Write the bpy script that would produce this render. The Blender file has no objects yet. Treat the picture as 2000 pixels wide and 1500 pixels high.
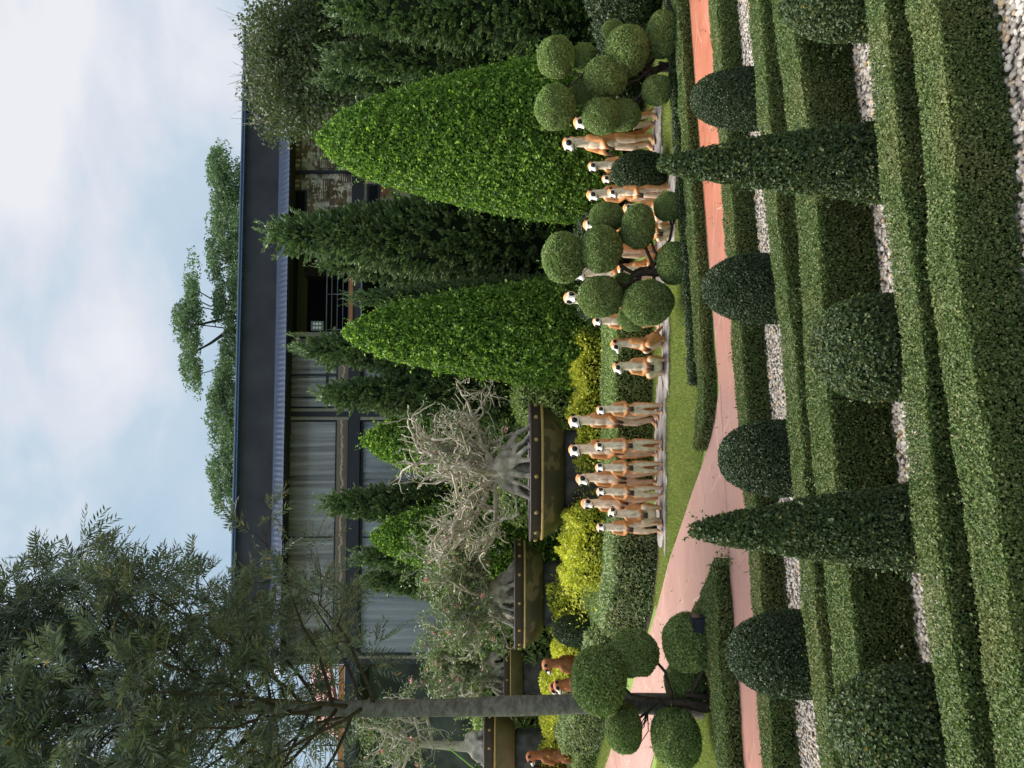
import bpy, math, random
import numpy as np
from mathutils import Vector, Matrix, Euler

# ------------------------------------------------------------------ camera, sky, sun, exposure
SC = bpy.context.scene
COL = SC.collection
F, CX, CY, EYE = 1387.0, 750.0, 1000.0, 3.0      # focal length and centre in photo pixels (photo turned upright), eye height
cd = bpy.data.cameras.new("camera"); cam = bpy.data.objects.new("camera", cd); COL.objects.link(cam)
cd.sensor_fit = 'HORIZONTAL'; cd.sensor_width = 36.0; cd.lens = 36.0 * F / 2000.0
cd.clip_start = 0.05; cd.clip_end = 3000
# the phone was held upright but the picture is stored turned: picture right = down
cam.matrix_world = Matrix(((0, 1, 0, 0), (0, 0, -1, 0), (-1, 0, 0, EYE), (0, 0, 0, 1)))
SC.camera = cam

SUN_EL, SUN_AZ = math.radians(68), math.radians(-66)   # azimuth from +Y towards +X
wd = bpy.data.worlds.new("World"); SC.world = wd; wd.use_nodes = True
nt = wd.node_tree; nt.nodes.clear()
def wn(t, **k):
    n = nt.nodes.new(t)
    for a, b in k.items(): setattr(n, a, b)
    return n
out = wn('ShaderNodeOutputWorld'); mix = wn('ShaderNodeMixShader')
sky = wn('ShaderNodeTexSky', sky_type='NISHITA', sun_disc=False, sun_elevation=SUN_EL, sun_rotation=SUN_AZ)
sky.air_density = 1.0; sky.dust_density = 2.5; sky.ozone_density = 1.0
b1 = wn('ShaderNodeBackground'); b1.inputs[1].default_value = 0.08
nt.links.new(sky.outputs[0], b1.inputs[0])
b2 = wn('ShaderNodeBackground')
tc = wn('ShaderNodeTexCoord'); mp = wn('ShaderNodeMapping')
mp.inputs['Scale'].default_value = (1.3, 1.3, 3.0); mp.inputs['Location'].default_value = (0.35, 0.1, 0.62)
no = wn('ShaderNodeTexNoise'); no.inputs['Scale'].default_value = 2.1; no.inputs['Detail'].default_value = 6; no.inputs['Roughness'].default_value = 0.5
no.inputs['Distortion'].default_value = 0.25
nt.links.new(tc.outputs['Generated'], mp.inputs[0]); nt.links.new(mp.outputs[0], no.inputs['Vector'])
sep = wn('ShaderNodeSeparateXYZ'); nt.links.new(tc.outputs['Generated'], sep.inputs[0])
el = wn('ShaderNodeMapRange'); el.inputs[1].default_value = 0.25; el.inputs[2].default_value = 0.62; el.inputs[3].default_value = -0.16; el.inputs[4].default_value = 0.20
nt.links.new(sep.outputs[2], el.inputs[0])
ad = wn('ShaderNodeMath', operation='ADD'); nt.links.new(no.outputs[0], ad.inputs[0]); nt.links.new(el.outputs[0], ad.inputs[1])
rp = wn('ShaderNodeValToRGB')
rp.color_ramp.elements[0].position = 0.36; rp.color_ramp.elements[0].color = (0.44, 0.585, 0.71, 1)
rp.color_ramp.elements[1].position = 0.70; rp.color_ramp.elements[1].color = (0.88, 0.875, 0.90, 1)
e = rp.color_ramp.elements.new(0.52); e.color = (0.55, 0.67, 0.765, 1)
e = rp.color_ramp.elements.new(0.60); e.color = (0.72, 0.76, 0.83, 1)
nt.links.new(ad.outputs[0], rp.inputs[0]); nt.links.new(rp.outputs[0], b2.inputs[0]); b2.inputs[1].default_value = 0.59
mix.inputs[0].default_value = 0.86
nt.links.new(b1.outputs[0], mix.inputs[1]); nt.links.new(b2.outputs[0], mix.inputs[2]); nt.links.new(mix.outputs[0], out.inputs[0])

sd = bpy.data.lights.new("sun", 'SUN'); sun = bpy.data.objects.new("sun", sd); COL.objects.link(sun)
sd.energy = 4.4; sd.angle = math.radians(40); sd.color = (1.0, 0.96, 0.90)
sdir = Vector((math.sin(SUN_AZ) * math.cos(SUN_EL), math.cos(SUN_AZ) * math.cos(SUN_EL), math.sin(SUN_EL)))
sun.rotation_euler = sdir.to_track_quat('Z', 'Y').to_euler()
SC.view_settings.view_transform = 'Standard'; SC.view_settings.look = 'None'
SC.view_settings.exposure = 0.86; SC.view_settings.gamma = 1.0
SC.render.engine = 'CYCLES'
SC.cycles.max_bounces = 6; SC.cycles.diffuse_bounces = 3; SC.cycles.transmission_bounces = 4; SC.cycles.glossy_bounces = 2
SC.cycles.transparent_max_bounces = 8
SC.cycles.use_denoising = True

# ------------------------------------------------------------------ geometry helpers
RNG = np.random.default_rng(7)
random.seed(7)

def terr(y):
    y = np.asarray(y, float)
    t = np.clip(y - 14.6, 0, 9.4)
    return 0.13 * t * np.clip(t / 1.2, 0, 1) ** 0.5
def W(u, v, Y): return np.array([(u - CX) / F * Y, Y, EYE + (CY - v) / F * Y])
def G(u, v, dz=0.0):
    "point where the sight line through photo pixel (u, v) meets the ground raised by dz"
    lo, hi = 1.0, 80.0
    for _ in range(50):
        m = (lo + hi) / 2
        if EYE + (CY - v) / F * m - float(terr(m)) - dz > 0: lo = m
        else: hi = m
    return W(u, v, lo)
def ground_at(u, Y):
    x = (u - CX) / F * Y
    return np.array([x, Y, float(terr(Y))])

def nrm(a): return a / np.maximum(np.linalg.norm(a, axis=-1, keepdims=True), 1e-9)

class Acc:
    "collects triangles"
    def __init__(s): s.V, s.T, s.M, s.n = [], [], [], 0
    def add(s, V, T, mi=0):
        V = np.asarray(V, float).reshape(-1, 3); T = np.asarray(T, int).reshape(-1, 3)
        s.V.append(V); s.T.append(T + s.n); s.M.append(np.full(len(T), mi)); s.n += len(V)
        return s
    def box(s, x0, x1, y0, y1, z0, z1, mi=0):
        V = [(x, y, z) for x in (x0, x1) for y in (y0, y1) for z in (z0, z1)]
        Q = [(0, 1, 3, 2), (4, 6, 7, 5), (0, 4, 5, 1), (2, 3, 7, 6), (0, 2, 6, 4), (1, 5, 7, 3)]
        T = [t for q in Q for t in ((q[0], q[1], q[2]), (q[0], q[2], q[3]))]
        return s.add(V, T, mi)
    def tube(s, pts, rad, seg=8, mi=0, cap=True):
        V, T = tube(pts, rad, seg, cap); return s.add(V, T, mi)
    def ball(s, c, r, mi=0, seg=10, rings=7):
        V, T = ball(c, r, seg, rings); return s.add(V, T, mi)
    def cone(s, a, b, ra, rb, mi=0, seg=12):
        V, T = capsule(a, b, ra, rb, seg); return s.add(V, T, mi)
    def arrays(s): return np.concatenate(s.V), np.concatenate(s.T), np.concatenate(s.M)

def grid_tris(nr, nc, wrap=False):
    i = np.arange(nr - 1)[:, None]; j = np.arange(nc if wrap else nc - 1)[None, :]
    a = i * nc + j; b = i * nc + (j + 1) % nc; c = (i + 1) * nc + (j + 1) % nc; d = (i + 1) * nc + j
    return np.concatenate([np.stack([a, b, c], -1).reshape(-1, 3), np.stack([a, c, d], -1).reshape(-1, 3)])

def tube(pts, rad, seg=8, cap=True):
    P = np.asarray(pts, float); n = len(P); rad = np.broadcast_to(np.asarray(rad, float), (n,))
    d = nrm(np.gradient(P, axis=0))
    ref = np.array([0, 0, 1.0]) if abs(d[0][2]) < 0.9 else np.array([1.0, 0, 0])
    u = nrm(np.cross(d[0], ref)); U = []
    for k in range(n):
        u = u - d[k] * np.dot(u, d[k]); u = u / max(np.linalg.norm(u), 1e-9); U.append(u)
    U = np.array(U); Vv = np.cross(d, U)
    a = np.arange(seg) * 2 * math.pi / seg
    ring = P[:, None] + rad[:, None, None] * (np.cos(a)[None, :, None] * U[:, None] + np.sin(a)[None, :, None] * Vv[:, None])
    V = ring.reshape(-1, 3); T = grid_tris(n, seg, True)
    if cap:
        V = np.vstack([V, P[0], P[-1]]); i0, i1 = n * seg, n * seg + 1
        j = np.arange(seg); k = (j + 1) % seg
        T = np.vstack([T, np.stack([k, j, np.full(seg, i0)], -1), np.stack([(n - 1) * seg + j, (n - 1) * seg + k, np.full(seg, i1)], -1)])
    return V, T

def ball(c, r, seg=10, rings=7):
    r = np.broadcast_to(np.asarray(r, float), (3,))
    th = np.linspace(0, math.pi, rings + 2)[1:-1]; a = np.arange(seg) * 2 * math.pi / seg
    S = np.stack([np.sin(th)[:, None] * np.cos(a), np.sin(th)[:, None] * np.sin(a), np.cos(th)[:, None] + 0 * a], -1).reshape(-1, 3)
    T = grid_tris(rings, seg, True)[:, ::-1]
    V = np.vstack([S, [0, 0, 1], [0, 0, -1]]); j = np.arange(seg); k = (j + 1) % seg
    T = np.vstack([T, np.stack([j, k, np.full(seg, rings * seg)], -1), np.stack([(rings - 1) * seg + k, (rings - 1) * seg + j, np.full(seg, rings * seg + 1)], -1)])
    return V * r + np.asarray(c, float), T

def capsule(a, b, ra, rb, seg=12):
    a = np.asarray(a, float); b = np.asarray(b, float); L = np.linalg.norm(b - a); d = (b - a) / max(L, 1e-9)
    s, r = [], []
    for t in (89, 60, 30): s.append(-math.sin(math.radians(t)) * ra); r.append(math.cos(math.radians(t)) * ra)
    for k in range(5): s.append(L * k / 4); r.append(ra + (rb - ra) * k / 4)
    for t in (30, 60, 89): s.append(L + math.sin(math.radians(t)) * rb); r.append(math.cos(math.radians(t)) * rb)
    return tube([a + d * q for q in s], r, seg)

def mkmesh(name, V, T, mats, mi=None, smooth=False, col=None):
    V = np.ascontiguousarray(V, np.float32); T = np.ascontiguousarray(T, np.int32)
    me = bpy.data.meshes.new(name); m = len(T)
    me.vertices.add(len(V)); me.vertices.foreach_set('co', V.ravel())
    me.loops.add(3 * m); me.loops.foreach_set('vertex_index', T.ravel())
    me.polygons.add(m); me.polygons.foreach_set('loop_start', np.arange(m, dtype=np.int32) * 3)
    for x in (mats if isinstance(mats, (list, tuple)) else [mats]): me.materials.append(x)
    if mi is not None: me.polygons.foreach_set('material_index', np.ascontiguousarray(mi, np.int32))
    me.polygons.foreach_set('use_smooth', np.full(m, bool(smooth)))
    me.update(calc_edges=True)
    if col is not None:
        at = me.color_attributes.new('Col', 'FLOAT_COLOR', 'POINT')
        at.data.foreach_set('color', np.ascontiguousarray(np.c_[col, np.ones(len(col))], np.float32).ravel())
    return me

def obj(name, me, parent=None, loc=None, rz=0.0):
    o = bpy.data.objects.new(name, me); COL.objects.link(o)
    if loc is not None: o.location = [float(q) for q in loc]
    o.rotation_euler = (0, 0, rz)
    if parent is not None: o.parent = parent
    return o
def part(name, acc, mats, parent=None, smooth=False, **k):
    V, T, M = acc.arrays(); return obj(name, mkmesh(name, V, T, mats, M, smooth), parent, **k)
def tag(o, label=None, cat=None, group=None, kind=None):
    if label: o['label'] = label
    if cat: o['category'] = cat
    if group: o['group'] = group
    if kind: o['kind'] = kind
    return o
def thing(name, label, cat, loc=(0, 0, 0), rz=0.0, group=None):
    return tag(obj(name, None, None, loc, rz), label, cat, group)

# noise made of a few random waves, for lumps
def lump(P, freq, rng, k=6):
    s = np.zeros(len(P))
    for _ in range(k):
        d = nrm(rng.normal(size=3)); s += np.sin(P @ d * freq * rng.uniform(0.6, 1.6) + rng.uniform(0, 6.28))
    return s / k

# ------------------------------------------------------------------ leaves
def leafcards(P, N, rng, L, Wd, lift=0.3, spread=1.0, bias=None, droop=0.0, fold=0.18):
    n = len(P)
    R = rng.normal(size=(n, 3)); R -= N * np.sum(R * N, 1, keepdims=True); R = nrm(R)
    t = N * lift + R * spread * rng.uniform(0.5, 1.0, (n, 1)) + rng.normal(size=(n, 3)) * 0.25
    if bias is not None: t = t + bias
    t = nrm(t)
    q = N + rng.normal(size=(n, 3)) * 0.55
    s = nrm(np.cross(t, q)); n2 = np.cross(s, t); n2 *= np.sign(np.sum(n2 * N, 1, keepdims=True) + 1e-6)
    l = (L * rng.uniform(0.65, 1.25, n))[:, None]; w = l * (Wd / L) * rng.uniform(0.85, 1.15, (n, 1))
    b = P - t * l * 0.25
    m = b + t * l * 0.5
    V = np.stack([b, m + s * w * 0.5 + n2 * w * fold, b + t * l - n2 * l * droop, m - s * w * 0.5 + n2 * w * fold], 1).reshape(-1, 3)
    i = np.arange(n) * 4
    T = np.concatenate([np.stack([i, i + 1, i + 2], -1), np.stack([i, i + 2, i + 3], -1)])
    return V, T

def sample_tris(V, T, n, rng):
    A, B, C = V[T[:, 0]], V[T[:, 1]], V[T[:, 2]]
    cr = np.cross(B - A, C - A); ar = np.linalg.norm(cr, axis=1); cdf = np.cumsum(ar); k = np.searchsorted(cdf, rng.uniform(0, cdf[-1], n))
    k = np.clip(k, 0, len(T) - 1)
    a, b = rng.uniform(size=(2, n)); f = a + b > 1; a[f] = 1 - a[f]; b[f] = 1 - b[f]
    P = A[k] + (B - A)[k] * a[:, None] + (C - A)[k] * b[:, None]
    return P, nrm(cr[k]), cdf[-1] / 2

def revolve(H, prof, rng, nz=24, nph=28, lum=0.0, lf=3.0):
    "surface of revolution, t = 0 at the top; prof(t) gives the radius"
    t = np.linspace(0.0, 1, nz); a = np.arange(nph) * 2 * math.pi / nph
    r = np.array([prof(q) for q in t]); z = H * (1 - t)
    V = np.stack([r[:, None] * np.cos(a), r[:, None] * np.sin(a), z[:, None] + 0 * a], -1).reshape(-1, 3)
    if lum > 0:
        k = 1 + lum * lump(V * np.array([1, 1, 0.7]), lf, rng)
        V[:, :2] *= k[:, None]
    return V, grid_tris(nz, nph, True)[:, ::-1]

# ------------------------------------------------------------------ materials
def newmat(name):
    m = bpy.data.materials.new(name); m.use_nodes = True; t = m.node_tree
    return m, t, t.nodes['Principled BSDF'], t.nodes['Material Output']
def N_(t, k, **kw):
    n = t.nodes.new(k)
    for a, b in kw.items(): setattr(n, a, b)
    return n
def ramp(t, stops):
    r = N_(t, 'ShaderNodeValToRGB'); cr = r.color_ramp
    while len(cr.elements) < len(stops): cr.elements.new(0.5)
    for e, (p, c) in zip(cr.elements, stops): e.position = p; e.color = (*c, 1)
    return r
def plain(name, c, rough=0.6, spec=0.4, metal=0.0, var=0.12, scale=6.0, bump=0.0, coord='Object'):
    m, t, p, o = newmat(name)
    tc = N_(t, 'ShaderNodeTexCoord'); n = N_(t, 'ShaderNodeTexNoise'); n.inputs['Scale'].default_value = scale; n.inputs['Detail'].default_value = 5
    t.links.new(tc.outputs[coord], n.inputs['Vector'])
    r = ramp(t, [(0.3, [q * (1 - var) for q in c]), (0.7, [min(1, q * (1 + var)) for q in c])])
    t.links.new(n.outputs[0], r.inputs[0]); t.links.new(r.outputs[0], p.inputs['Base Color'])
    p.inputs['Roughness'].default_value = rough; p.inputs['Specular IOR Level'].default_value = spec; p.inputs['Metallic'].default_value = metal
    if bump:
        b = N_(t, 'ShaderNodeBump'); b.inputs['Strength'].default_value = bump; b.inputs['Distance'].default_value = 0.02
        t.links.new(n.outputs[0], b.inputs['Height']); t.links.new(b.outputs[0], p.inputs['Normal'])
    return m
def leafmat(name, stops, patch=None, pscale=1.2, rough=0.45, spec=0.35, trans=0.25, tboost=1.6):
    m, t, p, o = newmat(name)
    g = N_(t, 'ShaderNodeNewGeometry'); r = ramp(t, stops)
    t.links.new(g.outputs['Random Per Island'], r.inputs[0]); c = r.outputs[0]
    if patch:
        tc = N_(t, 'ShaderNodeTexCoord'); n = N_(t, 'ShaderNodeTexNoise'); n.inputs['Scale'].default_value = pscale; n.inputs['Detail'].default_value = 3
        t.links.new(tc.outputs['Object'], n.inputs['Vector'])
        mr = N_(t, 'ShaderNodeMapRange'); mr.inputs[1].default_value = 0.50; mr.inputs[2].default_value = 0.68; mr.inputs[4].default_value = 0.38
        t.links.new(n.outputs[0], mr.inputs[0])
        x = N_(t, 'ShaderNodeMix', data_type='RGBA'); x.inputs[7].default_value = (*patch, 1)
        t.links.new(mr.outputs[0], x.inputs[0]); t.links.new(c, x.inputs[6]); c = x.outputs[2]
    t.links.new(c, p.inputs['Base Color']); p.inputs['Roughness'].default_value = rough; p.inputs['Specular IOR Level'].default_value = spec
    tr = N_(t, 'ShaderNodeBsdfTranslucent'); ms = N_(t, 'ShaderNodeMixShader'); ms.inputs[0].default_value = trans
    bc = N_(t, 'ShaderNodeMix', data_type='RGBA', blend_type='MULTIPLY'); bc.inputs[0].default_value = 1; bc.inputs[7].default_value = (tboost, tboost * 1.1, tboost * 0.6, 1)
    t.links.new(c, bc.inputs[6]); t.links.new(bc.outputs[2], tr.inputs['Color'])
    t.links.new(p.outputs[0], ms.inputs[1]); t.links.new(tr.outputs[0], ms.inputs[2]); t.links.new(ms.outputs[0], o.inputs[0])
    return m
def stopmat(name, stops, rough=0.7, spec=0.3):
    m, t, p, o = newmat(name)
    g = N_(t, 'ShaderNodeNewGeometry'); r = ramp(t, stops)
    t.links.new(g.outputs['Random Per Island'], r.inputs[0]); t.links.new(r.outputs[0], p.inputs['Base Color'])
    p.inputs['Roughness'].default_value = rough; p.inputs['Specular IOR Level'].default_value = spec
    return m

M = {}
M['hedge'] = leafmat('hedge leaves', [(0, (.045, .080, .024)), (.5, (.09, .14, .042)), (.85, (.15, .205, .065)), (1, (.26, .25, .12))], patch=(.20, .20, .08), pscale=1.6, rough=.48, spec=.32)
M['dome'] = leafmat('dome leaves', [(0, (.022, .042, .018)), (.6, (.042, .070, .028)), (1, (.08, .115, .045))], rough=.4, spec=.4, trans=.15)
M['shrub'] = leafmat('shrub leaves', [(0, (.034, .058, .022)), (.6, (.058, .09, .032)), (.95, (.10, .14, .05)), (1, (.2, .16, .03))], rough=.45, spec=.35, trans=.2)
M['pom'] = leafmat('pompom leaves', [(0, (.10, .155, .045)), (.5, (.19, .275, .085)), (.85, (.29, .39, .135)), (1, (.31, .29, .14))], rough=.5, trans=.2)
M['lime'] = leafmat('ficus leaves', [(0, (.05, .11, .02)), (.5, (.095, .18, .032)), (.82, (.21, .35, .06)), (1, (.40, .54, .11))], rough=.5, spec=.25, trans=.3)
M['conifer'] = leafmat('conifer sprays', [(0, (.075, .12, .05)), (.6, (.135, .205, .085)), (1, (.22, .30, .135))], patch=(.16, .18, .095), pscale=.9, rough=.6, trans=.1)
M['yellow'] = leafmat('golden leaves', [(0, (.30, .36, .04)), (.5, (.56, .56, .07)), (1, (.85, .80, .16))], patch=(.26, .36, .05), pscale=1.5, rough=.5, trans=.3, tboost=1.3)
M['varieg'] = leafmat('variegated leaves', [(0, (.06, .12, .04)), (.45, (.14, .22, .08)), (.7, (.36, .42, .22)), (1, (.55, .58, .36))], rough=.45, trans=.25, tboost=1.2)
M['tree'] = leafmat('pinnate leaflets', [(0, (.065, .085, .06)), (.6, (.125, .15, .11)), (.97, (.22, .25, .19)), (1, (.40, .24, .03))], rough=.42, spec=.4, trans=.12, tboost=1.4)
M['olive'] = leafmat('olive leaves', [(0, (.04, .065, .028)), (.6, (.075, .105, .045)), (1, (.13, .15, .07))], patch=(.11, .10, .05), rough=.5, trans=.2)
M['far'] = leafmat('far tree leaves', [(0, (.055, .10, .055)), (.6, (.095, .155, .08)), (1, (.165, .235, .125))], rough=.6, trans=.2)
M['bonleaf'] = leafmat('desert rose leaves', [(0, (.08, .125, .055)), (.6, (.15, .20, .10)), (1, (.25, .31, .17))], rough=.4, trans=.2)
M['flower'] = leafmat('pink petals', [(0, (.62, .22, .28)), (1, (.85, .42, .46))], rough=.5, trans=.2, tboost=1.0)
M['greyleaf'] = leafmat('grey feathery leaves', [(0, (.10, .14, .12)), (1, (.24, .29, .27))], rough=.6)
M['grass'] = leafmat('grass blades', [(0, (.14, .20, .05)), (.6, (.25, .31, .09)), (1, (.46, .42, .20))], patch=(.34, .34, .14), pscale=.8, rough=.5, trans=.3)
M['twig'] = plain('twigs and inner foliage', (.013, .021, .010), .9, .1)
M['bark'] = plain('dark bark', (.055, .042, .032), .9, .2, var=.4, scale=14, bump=.6)
M['eyeblack'] = plain('black gloss paint', (.012, .010, .010), .15, .5)
M['white'] = plain('white paint', (.8, .8, .78), .5)
# ------------------------------------------------------------------ setting: ground, path, gravel
def sheet(name, rows, mat, kind='structure', label=None, dz=0.0, flat=False):
    "rows: list of point lists of the same length, a sheet through them laid on the ground"
    A = np.array(rows, float); nr, nc = A.shape[:2]; V = A.reshape(-1, 3).copy()
    V[:, 2] = (0 if flat else terr(V[:, 1])) + dz
    o = obj(name, mkmesh(name, V, grid_tris(nr, nc), mat, None, True)); o['kind'] = kind
    if label: o['label'] = label
    return o

def lawnmat():
    m, t, p, o = newmat('lawn soil and grass')
    tc = N_(t, 'ShaderNodeTexCoord'); n = N_(t, 'ShaderNodeTexNoise'); n.inputs['Scale'].default_value = 1.3; n.inputs['Detail'].default_value = 8
    n.inputs['Roughness'].default_value = .7; t.links.new(tc.outputs['Object'], n.inputs['Vector'])
    r = ramp(t, [(.3, (.08, .13, .03)), (.5, (.14, .22, .04)), (.7, (.22, .27, .07))]); t.links.new(n.outputs[0], r.inputs[0])
    t.links.new(r.outputs[0], p.inputs['Base Color']); p.inputs['Roughness'].default_value = .95
    return m
def pathmat(faded=False):  # faded: keeps the paler pink beyond the fork as well
    m, t, p, o = newmat('painted terracotta concrete')
    tc = N_(t, 'ShaderNodeTexCoord')
    n = N_(t, 'ShaderNodeTexNoise'); n.inputs['Scale'].default_value = .9; n.inputs['Detail'].default_value = 7; n.inputs['Roughness'].default_value = .62
    t.links.new(tc.outputs['Object'], n.inputs['Vector'])
    r = ramp(t, [(.3, (.34, .115, .068)), (.52, (.42, .155, .098)), (.72, (.47, .20, .14))]); t.links.new(n.outputs[0], r.inputs[0])
    # thin pale hairline scratches and dark cracks
    mp = N_(t, 'ShaderNodeMapping'); mp.inputs['Scale'].default_value = (.55, 1.5, 1); mp.inputs['Rotation'].default_value = (0, 0, .5)
    n3 = N_(t, 'ShaderNodeTexNoise'); n3.inputs['Scale'].default_value = .8
    t.links.new(tc.outputs['Object'], n3.inputs['Vector'])
    vm = N_(t, 'ShaderNodeMix', data_type='RGBA'); vm.inputs[0].default_value = .12
    t.links.new(tc.outputs['Object'], vm.inputs[6]); t.links.new(n3.outputs[1], vm.inputs[7])
    t.links.new(vm.outputs[2], mp.inputs[0])
    v = N_(t, 'ShaderNodeTexVoronoi', feature='DISTANCE_TO_EDGE'); v.inputs['Scale'].default_value = 1.5; t.links.new(mp.outputs[0], v.inputs['Vector'])
    lt = N_(t, 'ShaderNodeMath', operation='LESS_THAN'); lt.inputs[1].default_value = .0048; t.links.new(v.outputs['Distance'], lt.inputs[0])
    k = N_(t, 'ShaderNodeMath', operation='MULTIPLY'); k.inputs[1].default_value = .55; t.links.new(lt.outputs[0], k.inputs[0])
    sn = N_(t, 'ShaderNodeTexNoise'); sn.inputs['Scale'].default_value = 2.6; sn.inputs['Detail'].default_value = 6; sn.inputs['Roughness'].default_value = .65; t.links.new(tc.outputs['Object'], sn.inputs['Vector'])
    sr = N_(t, 'ShaderNodeMapRange'); sr.inputs[1].default_value = .60; sr.inputs[2].default_value = .72; sr.inputs[4].default_value = .65; t.links.new(sn.outputs[0], sr.inputs[0])
    x = N_(t, 'ShaderNodeMix', data_type='RGBA'); x.inputs[7].default_value = (.75, .55, .45, 1)
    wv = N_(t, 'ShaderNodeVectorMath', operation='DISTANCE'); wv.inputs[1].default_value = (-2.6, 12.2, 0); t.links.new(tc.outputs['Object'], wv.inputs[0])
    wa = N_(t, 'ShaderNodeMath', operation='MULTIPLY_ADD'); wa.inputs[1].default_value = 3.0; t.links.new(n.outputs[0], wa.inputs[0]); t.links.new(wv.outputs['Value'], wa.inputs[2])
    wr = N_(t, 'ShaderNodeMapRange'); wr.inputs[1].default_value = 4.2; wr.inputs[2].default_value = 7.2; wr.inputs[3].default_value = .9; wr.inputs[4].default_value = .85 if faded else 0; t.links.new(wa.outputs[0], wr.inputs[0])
    wx = N_(t, 'ShaderNodeMix', data_type='RGBA'); wx.inputs[7].default_value = (.41, .255, .225, 1); t.links.new(wr.outputs[0], wx.inputs[0]); t.links.new(r.outputs[0], wx.inputs[6])   # paler and pinker around the fork
    t.links.new(k.outputs[0], x.inputs[0]); sx = N_(t, 'ShaderNodeMix', data_type='RGBA'); sx.inputs[7].default_value = (.16, .085, .06, 1); t.links.new(sr.outputs[0], sx.inputs[0]); t.links.new(wx.outputs[2], sx.inputs[6])   # dark water stains
    t.links.new(sx.outputs[2], x.inputs[6]); t.links.new(x.outputs[2], p.inputs['Base Color'])
    r2 = ramp(t, [(.35, (.24, .24, .24)), (.7, (.40, .40, .40))]); t.links.new(n.outputs[0], r2.inputs[0]); t.links.new(r2.outputs[0], p.inputs['Roughness'])
    p.inputs['Specular IOR Level'].default_value = .6
    return m
M['lawn'] = lawnmat(); M['path'] = pathmat(); M['pathpale'] = pathmat(True)
M['gravelbed'] = plain('pale gravel bed', (.30, .28, .25), .95, .2, var=.35, scale=40)
M['soil'] = plain('dark garden soil', (.05, .038, .028), .95, .1, var=.4, scale=9)

ys = np.concatenate([np.linspace(-6, 13, 8), np.linspace(13.5, 25, 40), [40, 80, 200, 600, 1500]])
xs = np.concatenate([[-1500, -400, -100, -40], np.linspace(-20, 20, 11), [40, 100, 400, 1500]])
ground = sheet('ground', [[(x, y, 0) for x in xs] for y in ys], M['lawn'])

# low hedges of the parterre: front top edge at u = 1560, 1020, 520, -60 (photo pixels), as read from the picture
HED = {  # name: (height, [(u, v)...], width)
    'A': (.30, [(1620, 1392), (1500, 1401), (1020, 1436.5), (520, 1475), (0, 1511), (-140, 1521)], .36),
    'B': (.40, [(1620, 1471), (1500, 1482), (1020, 1529), (520, 1580), (0, 1627), (-140, 1639)], .30),
    'C': (.50, [(1620, 1538), (1500, 1550), (1020, 1599), (520, 1641), (0, 1690), (-140, 1704)], .38),
    'D': (.45, [(1620, 1715), (1500, 1728), (1020, 1779), (520, 1832), (0, 1896), (-160, 1917)], .25),
    'E': (.40, [(1620, 1818), (1500, 1829), (1020, 1874), (520, 1940), (0, 2022), (-160, 2050)], .28)}
def hedge_line(h, uv): return [W(u, v, (EYE - h) * F / (v - CY)) for u, v in uv]
HL = {}
for k, (h, uv, w) in HED.items():
    fr = np.array(hedge_line(h, uv)); d = nrm(np.gradient(fr, axis=0)); nb = np.stack([d[:, 1], -d[:, 0], 0 * d[:, 0]], -1)
    bk = fr + nb * w
    fr[:, 2] = 0; bk[:, 2] = 0
    HL[k] = (fr, bk)
def resample(P, n):
    P = np.asarray(P, float); s = np.concatenate([[0], np.cumsum(np.linalg.norm(np.diff(P, axis=0), axis=1))])
    q = np.linspace(0, s[-1], n); return np.stack([np.interp(q, s, P[:, k]) for k in range(3)], -1)

# main terracotta path behind hedge A, and the branch that leaves it to the back left
far = [G(u, v) for u, v in [(1900, 1317), (1500, 1347), (1020, 1382), (747, 1405), (620, 1412), (410, 1424), (0, 1454), (-250, 1472)]]
near = HL['A'][1]
fr_ = resample(far, 30); nr_ = resample([near[0] + (near[0] - near[1]) * 1.2] + list(near) + [near[-1] + (near[-1] - near[-2])], 30)
nr_[:, 1] -= 0.10
sheet('path', [nr_, nr_ * .5 + fr_ * .5, fr_], M['path'], dz=.008)
br_r = [G(u, v) for u, v in [(750, 1408), (690, 1400), (650, 1391), (618, 1381), (580, 1369), (530, 1350), (465, 1329), (410, 1309), (310, 1284), (265, 1270), (170, 1239), (70, 1205), (0, 1180), (-120, 1140), (-300, 1100)]]
br_l = [G(u, v) for u, v in [(400, 1426), (380, 1412), (340, 1390), (300, 1366), (240, 1342), (180, 1322), (120, 1302), (60, 1286), (0, 1271), (-90, 1250), (-200, 1225), (-420, 1180)]]
a_, b_ = resample(br_r, 30), resample(br_l, 30)
sheet('path', [b_, b_ * .66 + a_ * .34, b_ * .34 + a_ * .66, a_], M['pathpale'], dz=.012)

# gravel beds between the hedges, then the pebbles lying on them
def bed(f, b): return sheet('gravel_bed', [f, b], M['gravelbed'], dz=.006, flat=True)
A_f, B_b = resample(HL['A'][0], 40), resample(HL['B'][1], 40)
C_f, D_b = resample(HL['C'][0], 40), resample(HL['D'][1], 40)
E_f = resample(HL['E'][0], 40); E_o = E_f.copy(); E_o[:, 1] -= 1.6
D_f, E_b = resample(HL['D'][0], 40), resample(HL['E'][1], 40)
B_f, C_b = resample(HL['B'][0], 40), resample(HL['C'][1], 40)
for f, b in ((B_b, A_f), (D_b, C_f), (E_o, E_f), (E_b, D_f), (C_b, B_f)): bed(f, b)

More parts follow.
